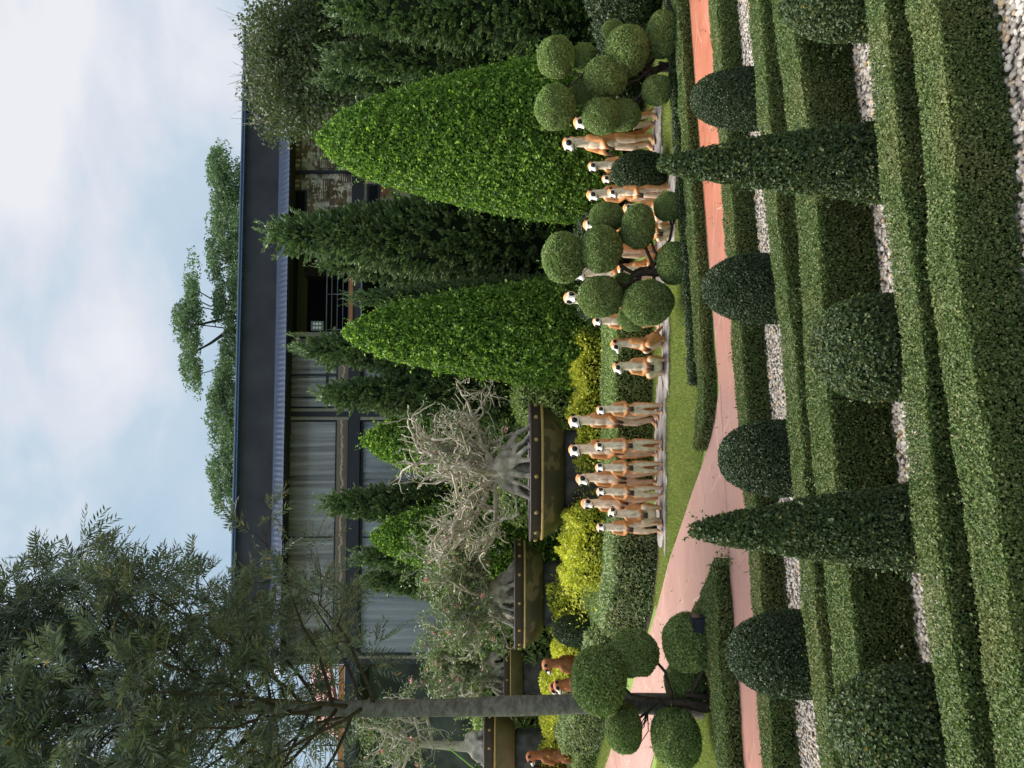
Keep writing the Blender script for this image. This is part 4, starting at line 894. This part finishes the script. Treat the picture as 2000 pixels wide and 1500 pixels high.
def statue(u, vtop, vbase, Y, face, label, sq=0, hy=0, hp=0, hr=0, lean=0, arms='belly', brown=False, wide=1.0):
    "face: degrees the body turns away from the camera, positive = towards photo right"
    key = (sq, hy, hp, hr, lean, arms, brown)
    if key not in _cache: _cache[key] = meerkat(sq, math.radians(hy), math.radians(hp), math.radians(hr), lean, arms, brown)
    body, kids, top = _cache[key]
    p = W(u, vbase, Y); h = (vbase - vtop) * Y / F; s = h / top
    t = thing('meerkat_statue', label, 'statue', p, math.radians(face), 'meerkat statues standing about the lawn'); wide = 1.0 if brown else .93 if sq else .86; t.scale = (s * wide, s * (wide + .04), s)
    obj('body', body, t)
    for n, me in kids: obj(n, me, t)
ST = [ # u, vtop, vbase, Y, face, label, options
 (470, 1164, 1292, 13.9, -8, 'slender standing meerkat statue at the left end of the front row', dict(hy=8)),
 (497, 1187, 1291, 13.95, -2, 'short squatting meerkat statue second from left, head tilted', dict(sq=1, hr=14, hp=-12)),
 (517, 1134, 1285, 14.35, -8, 'tall meerkat statue in the rear row behind the squatting one, looking down', dict(hp=16, arms='low', hr=6)),
 (540, 1164, 1294, 13.9, -3, 'slim white chested meerkat statue between two tall rear ones', dict()),
 (567, 1124, 1285, 14.35, -14, 'tall rear meerkat statue with orange forehead bowed to the left', dict(hp=12, hy=-14, arms='low')),
 (587, 1162, 1293, 13.9, 2, 'white chested meerkat statue before the bowed tall one, mouth open', dict(hy=-6)),
 (623, 1110, 1284, 14.35, -4, 'tallest rear meerkat statue, long pale neck, directly behind a front one', dict(hy=-24, arms='low')),
 (630, 1161, 1292, 13.9, 2, 'meerkat statue directly in front of the tallest long necked one', dict(hy=-26)),
 (685, 1109, 1284, 14.3, -42, 'tall meerkat statue leaning left behind the last front one', dict(hy=14, lean=.12, arms='low')),
 (701, 1164, 1293, 13.9, 2, 'meerkat statue at the right end of the front row, face turned left', dict(hy=-32)),
 (785, 1196, 1304, 13.6, -14, 'squatting meerkat statue on the grey rock, chest towards us', dict(sq=1, hy=-36)),
 (833, 1192, 1301, 13.65, -72, 'squatting meerkat statue in profile on the grey rock', dict(sq=1, hy=-6, lean=.06)),
 (873, 1157, 1287, 14.3, -18, 'half hidden meerkat statue left of the central pompom tree', dict(hy=-10)),
 (916, 1100, 1284, 14.6, -10, 'meerkat statue whose head alone shows above a pompom ball', dict(hr=14, hp=6)),
 (968, 1118, 1285, 14.5, -50, 'meerkat statue peeking past the topmost central pompom ball', dict(hp=8, arms='low')),
 (1010, 1122, 1285, 14.6, -70, 'meerkat statue almost covered by the topmost central pompom ball', dict(arms='out')),
 (990, 1205, 1296, 14.0, -80, 'low leaning meerkat statue under the middle pompom balls', dict(sq=1, lean=.25)),
 (1062, 1138, 1288, 14.4, -30, 'meerkat statue with only its orange crown above a pompom ball', dict(hp=14)),
 (1050, 1228, 1318, 13.1, -38, 'squatting meerkat statue between low central pompom balls', dict(sq=1, lean=.1, hp=10)),
 (1122, 1145, 1292, 14.2, -20, 'big headed meerkat statue behind the profile one, head bowed', dict(hy=-30, hp=14, arms='low')),
 (1126, 1186, 1311, 13.3, -48, 'meerkat statue in half profile right of the central pompom tree', dict(hy=-8, hp=8)),
 (1094, 1216, 1318, 13.2, -40, 'small meerkat statue wedged behind the lowest right pompom ball', dict(sq=1, hp=12)),
 (1152, 1175, 1292, 14.3, -34, 'meerkat statue peering over the dark rounded shrub', dict(hy=-12, hp=6)),
 (1177, 1148, 1286, 14.25, -16, 'slender meerkat statue rising behind the dark rounded shrub', dict(hy=-34)),
 (1224, 1098, 1278, 14.4, -64, 'tallest meerkat statue in profile on the right rock', dict(hy=6, lean=.04, arms='out')),
 (1266, 1119, 1283, 14.3, -52, 'meerkat statue with pompom balls hiding its chest', dict(hp=10, lean=.08, arms='low')),
 (204, 1058, 1200, 18.6, -128, 'brown meerkat statue seen from behind, tallest by the trunk', dict(brown=True, hy=30)),
 (177, 1080, 1204, 18.4, -62, 'brown meerkat statue looking left above the pompom ball', dict(brown=True, hy=10, lean=.2)),
 (158, 1072, 1192, 19.0, -66, 'small brown meerkat statue peeking out behind its neighbours', dict(brown=True)),
 (24, 1027, 1150, 20.4, -118, 'brown meerkat statue at the left edge by the variegated bush', dict(brown=True, hy=34)),
 (-8, 1040, 1150, 20.9, -100, 'brown meerkat statue cut by the left edge of the photo', dict(brown=True, hy=-10)),
]
for u, a, b, Y, f, lab, kw in ST: statue(u, a, b, Y, f, lab, **kw)

# grey carved rock slabs the statues stand on
def rockmat():
    m, t, p, o = newmat('carved grey bark like rock')
    tc = N_(t, 'ShaderNodeTexCoord'); mp = N_(t, 'ShaderNodeMapping'); mp.inputs['Scale'].default_value = (1.2, 3.5, 6); t.links.new(tc.outputs['Object'], mp.inputs[0])
    n = N_(t, 'ShaderNodeTexNoise'); n.inputs['Scale'].default_value = 2.4; n.inputs['Detail'].default_value = 7; n.inputs['Distortion'].default_value = .8; t.links.new(mp.outputs[0], n.inputs['Vector'])
    r = ramp(t, [(.32, (.13, .11, .10)), (.5, (.27, .24, .225)), (.7, (.38, .35, .33))]); t.links.new(n.outputs[0], r.inputs[0]); t.links.new(r.outputs[0], p.inputs['Base Color']); p.inputs['Roughness'].default_value = .85
    b = N_(t, 'ShaderNodeBump'); b.inputs['Strength'].default_value = .8; b.inputs['Distance'].default_value = .03; t.links.new(n.outputs[0], b.inputs['Height']); t.links.new(b.outputs[0], p.inputs['Normal'])
    return m
M['rock'] = rockmat()
def rock(label, u0, u1, v, Yf, Yb, zt, seed, tail=0):
    rng = np.random.default_rng(seed); ac = Acc(); x0, x1 = [(u - CX) / F * Yf for u in (u0, u1)]; n = int((x1 - x0) / .16) + 2
    for k in range(n):
        x = x0 + (x1 - x0) * k / (n - 1); e = min(k, n - 1 - k) / (n - 1) * 2; w = (Yb - Yf) / 2 * min(1, .45 + 1.3 * e)
        ac.ball((x, (Yf + Yb) / 2 + rng.normal() * .04, zt * .45), (.22, w * rng.uniform(.9, 1.1), zt * rng.uniform(.52, .60) * (.6 + .4 * min(1, e * 3))), 0, 12, 8)
    for k in range(n): 
        x = x0 + (x1 - x0) * rng.uniform(); ac.cone((x - .25, Yf + .05 + rng.uniform(0, .12), zt * .3), (x + .25, Yf + .03 + rng.uniform(0, .15), zt * .35), .03, .05)
    V, T, _ = remesh(ac, .025, 3); c = np.array([(x0 + x1) / 2, (Yf + Yb) / 2, 0]); V = V + (lump(V, 12, rng) * .012)[:, None] * [0, 1, 1] - c
    tag(obj('rock_slab', mkmesh('rock slab', V, T, M['rock'], None, True), None, c), label, 'rock slab', 'grey rock slabs under the statues')
rock('long low grey slab carrying the two rows of statues', 436, 752, 1295, 13.62, 14.75, .085, 1)
rock('bark like grey rock under the two squatting statues', 742, 892, 1305, 13.35, 13.95, .10, 2)
rock('grey slab under the tall profile statue by the largest bright cone', 1196, 1308, 1280, 14.0, 14.75, .125, 3)
rock('grey slab under statues between the pompom balls', 1030, 1160, 1315, 12.85, 13.6, .075, 4)
rock('small grey slab behind the dark rounded shrub', 1120, 1196, 1290, 13.95, 14.5, .08, 5)
rock('low grey slab hidden behind the central pompom tree', 860, 1090, 1290, 13.75, 14.8, .06, 6)
# small floodlight in the hedge under the left pompom tree
p = G(280, 1404); t = thing('garden_floodlight', 'dark navy floodlight box beside the left pompom tree trunk', 'floodlight', p)
M['navy'] = plain('navy black metal', (.014, .017, .028), .35, .4); ac = Acc().box(-.13, .13, -.09, .09, .14, .40); part('housing', ac, M['navy'], t); part('mount', Acc().tube([(0, 0, -.02), (0, 0, .14)], .025, 8), M['navy'], t, True); part('lamp_glass', Acc().box(-.11, .11, -.096, -.091, .17, .37), plain('dark glass', (.03, .035, .05), .08, .6), t)
# ------------------------------------------------------------------ the building behind
BA = math.radians(3.5); BY = 30.8; B0 = np.array([0, BY, 0.0]); ca, sa = math.cos(BA), math.sin(BA)
SCL = BY / F
def lx(u, off=0.0):
    "distance along the facade of photo column u, on a plane 'off' metres in front of the wall"
    k = (u - CX) / F; Y = (BY * ca - off) / (ca - k * sa) if True else 0
    x, y = k * Y, Y; return (x - B0[0]) * ca + (y - B0[1]) * sa
def bz(v, off=0.0, u=750):
    k = (u - CX) / F; Y = (BY * ca - off) / (ca - k * sa); return EYE + (CY - v) / F * Y
bd = thing('garden_building', 'long two storey building with dark deep eaves and curtained windows', 'building', B0, BA)
M['darkpaint'] = plain('charcoal painted steel', (.030, .031, .042), .55, .3, var=.1, scale=2)
M['soffit'] = plain('dark matt eave panels', (.056, .055, .066), .8, .2, var=.22, scale=.9)
M['blue'] = plain('blue grey metal roofing', (.095, .125, .195), .42, .5, metal=.3, var=.08, scale=3)
M['gutter'] = plain('dark blue gutter', (.10, .14, .25), .25, .5, metal=.5, var=.1)
M['creamstone'] = plain('speckled cream terrazzo', (.36, .32, .26), .7, .3, var=.35, scale=45)
def clothmat(name, lo, hi):
    m, t, p, o = newmat(name); tc = N_(t, 'ShaderNodeTexCoord'); mp = N_(t, 'ShaderNodeMapping'); mp.inputs['Scale'].default_value = (2.6, .2, .12); t.links.new(tc.outputs['Object'], mp.inputs[0])
    n = N_(t, 'ShaderNodeTexNoise'); n.inputs['Scale'].default_value = 1.6; n.inputs['Detail'].default_value = 5; t.links.new(mp.outputs[0], n.inputs['Vector']); r = ramp(t, [(.32, lo), (.62, hi)])  # vertical streaks paint the shade of the folds into the cloth colour
    t.links.new(n.outputs[0], r.inputs[0]); t.links.new(r.outputs[0], p.inputs['Base Color']); p.inputs['Roughness'].default_value = .85; return m
M['curtain'] = clothmat('grey curtain cloth with fold shading', (.58, .51, .46), (.92, .84, .77))
M['curtainlow'] = clothmat('pale curtain cloth with fold shading', (.58, .57, .58), (.88, .85, .86))
M['greywall'] = plain('weathered grey wall', (.07, .075, .075), .9, .2, var=.5, scale=1.2)
M['orange'] = plain('terracotta floor edge', (.44, .17, .07), .6, .3)
M['interior'] = plain('dark interior wall', (.018, .016, .018), .8, .2)
M['brownwall'] = plain('brown carved wall', (.10, .07, .05), .8, .2, var=.5, scale=6, bump=.6)
M['redroof'] = plain('faded red sheet roof', (.33, .06, .055), .5, .3, var=.15, scale=4)
def marble():
    m, t, p, o = newmat('banded brown marble'); tc = N_(t, 'ShaderNodeTexCoord'); sp = N_(t, 'ShaderNodeSeparateXYZ'); t.links.new(tc.outputs['Object'], sp.inputs[0])
    mp = N_(t, 'ShaderNodeMapping'); mp.inputs['Scale'].default_value = (2.2, 1, 1.2); t.links.new(tc.outputs['Object'], mp.inputs[0])
    n = N_(t, 'ShaderNodeTexNoise'); n.inputs['Scale'].default_value = 1.5; n.inputs['Detail'].default_value = 3; t.links.new(mp.outputs[0], n.inputs['Vector'])
    a = N_(t, 'ShaderNodeMath', operation='MULTIPLY_ADD'); a.inputs[1].default_value = .38; t.links.new(n.outputs[0], a.inputs[0]); t.links.new(sp.outputs[2], a.inputs[2])
    b = N_(t, 'ShaderNodeMapRange'); b.inputs[1].default_value = ZM - .24 + .19; b.inputs[2].default_value = ZM + .24 + .19; t.links.new(a.outputs[0], b.inputs[0])
    r = ramp(t, [(.0, (.10, .075, .05)), (.25, (.15, .10, .07)), (.36, (.19, .10, .06)), (.44, (.30, .22, .14)), (.50, (.58, .50, .38)), (.56, (.32, .23, .15)), (.66, (.17, .09, .055)), (.80, (.22, .16, .11)), (1, (.12, .095, .065))])
    t.links.new(b.outputs[0], r.inputs[0]); t.links.new(r.outputs[0], p.inputs['Base Color']); p.inputs['Roughness'].default_value = .3; return m
ZM = bz(670); M['marble'] = marble()
def glassmat():
    m, t, p, o = newmat('window glass'); tr = N_(t, 'ShaderNodeBsdfTransparent'); gl = N_(t, 'ShaderNodeBsdfGlossy'); gl.inputs['Roughness'].default_value = .02
    fr = N_(t, 'ShaderNodeFresnel'); fr.inputs[0].default_value = 1.6; ms = N_(t, 'ShaderNodeMixShader'); tr.inputs[0].default_value = (.97, .98, .98, 1)
    t.links.new(fr.outputs[0], ms.inputs[0]); t.links.new(tr.outputs[0], ms.inputs[1]); t.links.new(gl.outputs[0], ms.inputs[2]); t.links.new(ms.outputs[0], o.inputs[0]); return m
M['glass'] = glassmat()
zt, zs0, zs1 = bz(556), bz(683), bz(705)          # window head, slab top, slab bottom
gz0 = float(terr(BY)) - .2; L0, L1 = lx(205), lx(1470)
def bx(name, u0, u1, v0, v1, y0, y1, mat, parent=bd): return part(name, Acc().box(lx(u0), lx(u1), y0, y1, bz(v1), bz(v0)), mat, parent)
# roof: vertical dark eave, flared ribbed blue lip, gutter, soffit
EO = 1.2; KZ = 1.042; prof = [(o_ - EO, 3 + (z_ - 3) * KZ) for o_, z_ in [(2.2, 14.0), (2.2, 12.8), (2.24, 12.55), (2.36, 12.32), (2.56, 12.11), (2.80, 11.95)]]; ez = lambda z: 3 + (z - 3) * KZ
RL0, RL1 = lx(190, 1.0), lx(1433, 1.0)
xx = np.arange(RL0, RL1, .055); k = np.array([0, 0, .2, .6, 1, 1]) * .018
part('eave_face', Acc().box(RL0, RL1, -1.0, -.7, ez(12.50), ez(13.98)), M['soffit'], bd)
Vr = np.array([[(x, -(o_ + .012 + kk * math.cos(x * 2 * math.pi / .22)), z) for (o_, z), kk in zip(prof[2:], k[2:])] for x in xx]).transpose(1, 0, 2)
acc = Acc().add(Vr.reshape(-1, 3), grid_tris(4, len(xx))); part('roof_lip', acc, M['blue'], bd, True)
part('soffit', Acc().box(RL0, RL1, -.95, 1.0, ez(12.30), ez(12.34)).box(RL0, RL1, -1.58, -.95, ez(11.90), ez(11.92)), M['interior'], bd)
part('gutter', Acc().box(RL0 - .05, RL1 + .05, -1.26, -1.0, ez(13.90), ez(14.05)).tube([(RL0 - .05, -1.27, ez(14.0)), (RL1 + .05, -1.27, ez(14.0))], .05, 8), M['gutter'], bd)
part('roof', Acc().add([(RL0, -1.0, ez(13.99)), (RL1, -1.0, ez(13.99)), (RL1, 5, 15.2), (RL0, 5, 15.2), (RL0, 12, 13.2), (RL1, 12, 13.2)], [(0, 1, 2), (0, 2, 3), (3, 2, 5), (3, 5, 4)]), M['darkpaint'], bd)
part('end_wall', Acc().box(L0, L0 + .25, .3, 10, gz0, 12.6).box(L1 - .25, L1, .3, 10, gz0, 12.6).box(L0, L1, 9.9, 10.1, gz0, 12.6), M['darkpaint'], bd)
part('floor_slab', Acc().box(lx(205), lx(1470), -.12, 9.8, zs1, zs0 - .0), M['darkpaint'], bd)
part('floor_line', Acc().box(lx(845), lx(1030), -.135, -.121, zs1 - .02, zs1 + .03), plain('grey steel edge', (.25, .25, .27), .4), bd)
# pillars: (u0, u1) dark steel with terrazzo jambs either side
for u0, u1 in ((686, 696), (205, 214), (1160, 1165)): bx('pillar', u0, u1, 556, 1085, -.16, .3, M['darkpaint'])
for u0, u1 in ((680, 686), (696, 702), (843, 851), (214, 219)):
    bx('jamb', u0, u1, 556, 683, -.08, .3, M['creamstone']); bx('jamb', u0, u1, 705, 1085, -.08, .3, M['creamstone'])
def curtain(name, u0, u1, v0, v1, mat, seed, y=.42, fold=.16):
    rng = np.random.default_rng(seed); a, b = lx(u0), lx(u1); n = int((b - a) / .03); x = np.linspace(a, b, n)
    ph = np.cumsum(rng.uniform(.5, 1.5, n) * .03 * 2 * math.pi / fold * .8); amp = .17 * (1 + .45 * np.sin(x * 1.7 + seed) + .3 * np.sin(x * 4.1)) ; zz = np.linspace(bz(v1), bz(v0), 5)
    V = np.array([[(xx_ + .02 * math.sin(2 * p_ + i), y + a_ * (1 - 2 * abs(math.sin(.5 * p_ + .08 * i)) ** .6) * (1.15 - .1 * i) + .05 * math.sin(xx_ * 2.3), z) for xx_, p_, a_ in zip(x, ph, amp)] for i, z in enumerate(zz)])
    return part(name, Acc().add(V.reshape(-1, 3), grid_tris(5, n)), mat, bd, True)
curtain('curtain', 702, 843, 556, 662, M['curtain'], 1, fold=.24); curtain('curtain', 219, 680, 556, 662, M['curtain'], 2, fold=.30)
curtain('curtain', 219, 680, 705, 1085, M['curtainlow'], 3, fold=.24); curtain('curtain', 702, 843, 705, 1085, M['curtainlow'], 4, fold=.26)
def window(u0, u1, v0, v1, bars_h=(), bars_v=()):
    f = Acc(); a, b, c, d = lx(u0), lx(u1), bz(v1), bz(v0); w = .09
    f.box(a, b, .05, .14, d - w, d).box(a, b, .05, .14, c, c + w).box(a, a + w, .05, .14, c + w, d - w).box(b - w, b, .05, .14, c + w, d - w)
    for v in bars_h: f.box(a + w, b - w, .06, .13, bz(v) - .055, bz(v) + .055)
    for u in bars_v: f.box(lx(u) - .035, lx(u) + .035, .062, .128, c + w, d - w)
    t = part('window', f, M['darkpaint'], bd)
    part('pane', Acc().add([(a + w, .095, c + w), (b - w, .095, c + w), (b - w, .095, d - w), (a + w, .095, d - w)], [(0, 1, 2), (0, 2, 3)]), M['glass'], t)
window(702, 843, 556, 660, (638,), (724, 768)); window(219, 680, 556, 660, (), (450,)); window(219, 680, 706, 1085, (), (450,)); window(702, 843, 706, 1085)
bx('marble_band', 702, 843, 660.5, 682, -.10, .2, M['marble']); bx('marble_band', 219, 680, 660.5, 682, -.10, .2, M['marble'])
# dark balcony recess
bx('recess_wall', 851, 1036, 550, 683, 3.6, 3.8, M['interior']); bx('recess_wall', 985, 1036, 556, 683, 2.6, 3.55, M['brownwall']); bx('recess_wall', 851, 1036, 705, 1085, 2.6, 2.8, M['interior'])
bx('balcony_edge', 851, 1036, 681.5, 688.5, -.20, 3.5, M['orange'])
rl = Acc()
for v in (636, 646, 657, 668, 679): rl.tube([(lx(851), -.05, bz(v)), (lx(1036), -.05, bz(v))], .022 if v != 636 else .03, 6)
for u in (856, 925, 1000): rl.tube([(lx(u), -.05, bz(683)), (lx(u), -.05, bz(635))], .025, 6)
part('railing', rl, plain('grey steel railing', (.16, .17, .20), .4, .5, metal=.4), bd, True)
# white lamp unit of six round lenses, hung by the recess
t = thing('six_lens_floodlight', 'small pale floodlight with six round white lenses under the eave', 'floodlight', (0, 0, 0))
k_ = lambda u, v, y: np.array(B0) + np.array([lx(u, -y) * ca - y * sa, lx(u, -y) * sa + y * ca, bz(v, -y)])
q = k_(863.5, 618, -.28); t.location = q; t.rotation_euler = (0, 0, BA)
part('housing', Acc().box(-.20, .20, -.06, .10, -.26, .26).tube([(0, .1, .0), (0, .6, .0)], .03, 8), plain('grey lamp housing', (.20, .20, .21), .5), t)
for i in range(2):
    for j in range(3): part('lens', Acc().ball((-.085 + .17 * i, -.065, -.13 + .13 * j), (.06, .03, .055), 0, 12, 8), plain('white lens', (.85, .84, .80), .3) if i + j == 0 else bpy.data.materials['white lens'], t, True)
# carved wall at the right, windows set in it
bx('carved_wall', 1036, 1062, 556, 683, -.02, .3, M['creamstone'])
def carvmat():
    m, t, p, o = newmat('brown and cream carved relief'); tc = N_(t, 'ShaderNodeTexCoord')
    v = N_(t, 'ShaderNodeTexVoronoi'); v.inputs['Scale'].default_value = 3.2; t.links.new(tc.outputs['Object'], v.inputs['Vector']); n = N_(t, 'ShaderNodeTexNoise'); n.inputs['Scale'].default_value = 7; n.inputs['Detail'].default_value = 6; t.links.new(tc.outputs['Object'], n.inputs['Vector'])
    a = N_(t, 'ShaderNodeMath', operation='MULTIPLY_ADD'); a.inputs[1].default_value = .7; t.links.new(n.outputs[0], a.inputs[0]); t.links.new(v.outputs['Distance'], a.inputs[2])
    r = ramp(t, [(.40, (.17, .115, .08)), (.56, (.27, .20, .15)), (.70, (.38, .31, .245)), (.85, (.50, .43, .36))]); t.links.new(a.outputs[0], r.inputs[0]); t.links.new(r.outputs[0], p.inputs['Base Color']); p.inputs['Roughness'].default_value = .8
    b = N_(t, 'ShaderNodeBump'); b.inputs['Strength'].default_value = .9; b.inputs['Distance'].default_value = .05; t.links.new(a.outputs[0], b.inputs['Height']); t.links.new(b.outputs[0], p.inputs['Normal']); return m
M['carv'] = carvmat(); M['carvlight'] = plain('pale carved stone', (.62, .54, .46), .8, .2, var=.3, scale=9); M['carvdark'] = plain('brown carved stone', (.20, .13, .09), .8, .2, var=.3, scale=9)
bx('carved_wall', 1062, 1470, 556, 690, 0, .3, M['carv'])
rng = np.random.default_rng(9); rel = Acc()
for k in range(150):
    u = rng.uniform(1066, 1300); v = rng.uniform(585, 682); x, z = lx(u), bz(v)
    if u < 1128 and v < 600: continue
    if k % 3:                                                              # little standing figures: body, head, arms
        h = rng.uniform(.35, .6); rel.ball((x, 0, z), (h * .22, .05, h * .42), 0, 8, 6).ball((x + rng.normal() * .03, -.02, z + h * .52), (h * .13, .05, h * .14), 0, 8, 6).cone((x - h * .3, -.02, z + h * .1), (x + h * .3, -.02, z + h * rng.uniform(-.1, .3)), .03, .03, 0, 6)
    elif k % 2:
        w = rng.uniform(.3, .6)
        for j in range(6): rel.box(x - w / 2, x + w / 2, -.045 - .001 * (k % 7), 0, z + j * .09, z + j * .09 + .05, 1)
    else:
        w = rng.uniform(.3, .55); rel.add([(x - w, -.03, z), (x + w, -.03, z), (x, -.06, z + w * .55), (x - w, .01, z - .02), (x + w, .01, z - .02)], [(0, 1, 2), (3, 4, 1), (3, 1, 0)], 1)
for j in range(60):                                                        # lattice border under the eave
    u = 1066 + j * 5; x = lx(u); rel.box(x, x + .05, -.03, 0, bz(578), bz(558), j % 2); 
rel.box(lx(1062), lx(1380), -.05, 0, bz(582), bz(579), 1)
part('relief', rel, [M['carvlight'], M['carvdark']], bd, True)
for u0, u1, v0, v1 in ((1075, 1128, 568, 594), (1096, 1140, 712, 738)):
    w_ = part('window', Acc().box(lx(u0), lx(u1), -.09, -.05, bz(v1), bz(v0)), M['darkpaint'], bd); part('pane', Acc().box(lx(u0 + 4), lx(u1 - 4), -.096, -.091, bz(v1 - 4), bz(v0 + 4)), plain('dark window glass', (.012, .013, .018), .1, .6), w_)
bx('carved_wall', 1036, 1470, 705, 1085, 0, .3, M['creamstone'])
part('awning', Acc().add([(lx(1110), -.1, bz(741)), (lx(1172), -.1, bz(741)), (lx(1180), -1.3, bz(757)), (lx(1102), -1.3, bz(757)), (lx(1110), -.1, bz(745)), (lx(1172), -.1, bz(745)), (lx(1180), -1.3, bz(760)), (lx(1102), -1.3, bz(760))], [(0, 1, 2), (0, 2, 3), (3, 2, 6), (3, 6, 7), (4, 6, 5), (4, 7, 6)]), M['redroof'], bd)
# open terrace on the left end
bx('terrace_slab', -120, 204, 683, 706, -.14, 5, M['darkpaint']); bx('terrace_edge', -120, 204, 672, 682.5, -.22, -.142, M['orange'])
bx('terrace_wall', -120, 204, 706.5, 1085, 2.4, 2.6, M['greywall'])
rl = Acc()
for v in (628, 638, 647, 656, 664): rl.tube([(lx(-120), -.05, bz(v)), (lx(203), -.05, bz(v))], .02, 6)
for u in (-100, -30, 45, 110, 165, 200): rl.tube([(lx(u), -.05, bz(683)), (lx(u), -.05, bz(622))], .028, 6)
part('railing', rl, plain('black steel railing', (.02, .02, .025), .4, .4), bd, True)

# a red roofed pavilion behind the terrace, and a dark gable behind the olive tree
def pavilion(name, label, cat, pts, base_z, mat, wall):
    c = np.mean(pts, 0); c[2] = base_z; t = thing(name, label, cat, c); P = np.array(pts) - c; n = len(P)
    part('roof', Acc().add(np.concatenate([P, P - [0, 0, .18]]), [(0, 1, 2), (0, 2, 3), (4, 6, 5), (4, 7, 6)] + [q for i in range(4) for q in ((i, 4 + i, (i + 1) % 4), ((i + 1) % 4, 4 + i, 4 + (i + 1) % 4))]), mat, t)
    for i in range(4): part('post', Acc().tube([(P[i][0] * .92, P[i][1] * .92, 0), (P[i][0] * .92, P[i][1] * .92, P[i][2] - .1)], .12, 8), wall, t, True)
pavilion('red_roof_pavilion', 'faded red sloping roof seen through the left terrace railing', 'pavilion', [W(52, 665, 37), W(215, 640, 37), W(215, 606, 41), W(90, 612, 41)], 1.2, M['redroof'], M['darkpaint'])
pavilion('dark_roof_pavilion', 'dark roof corner poking out above the olive tree', 'pavilion', [W(1474, 612, 29.0), W(1600, 640, 29.0), W(1600, 588, 32), W(1492, 590, 32)], 1.2, M['darkpaint'], M['darkpaint'])
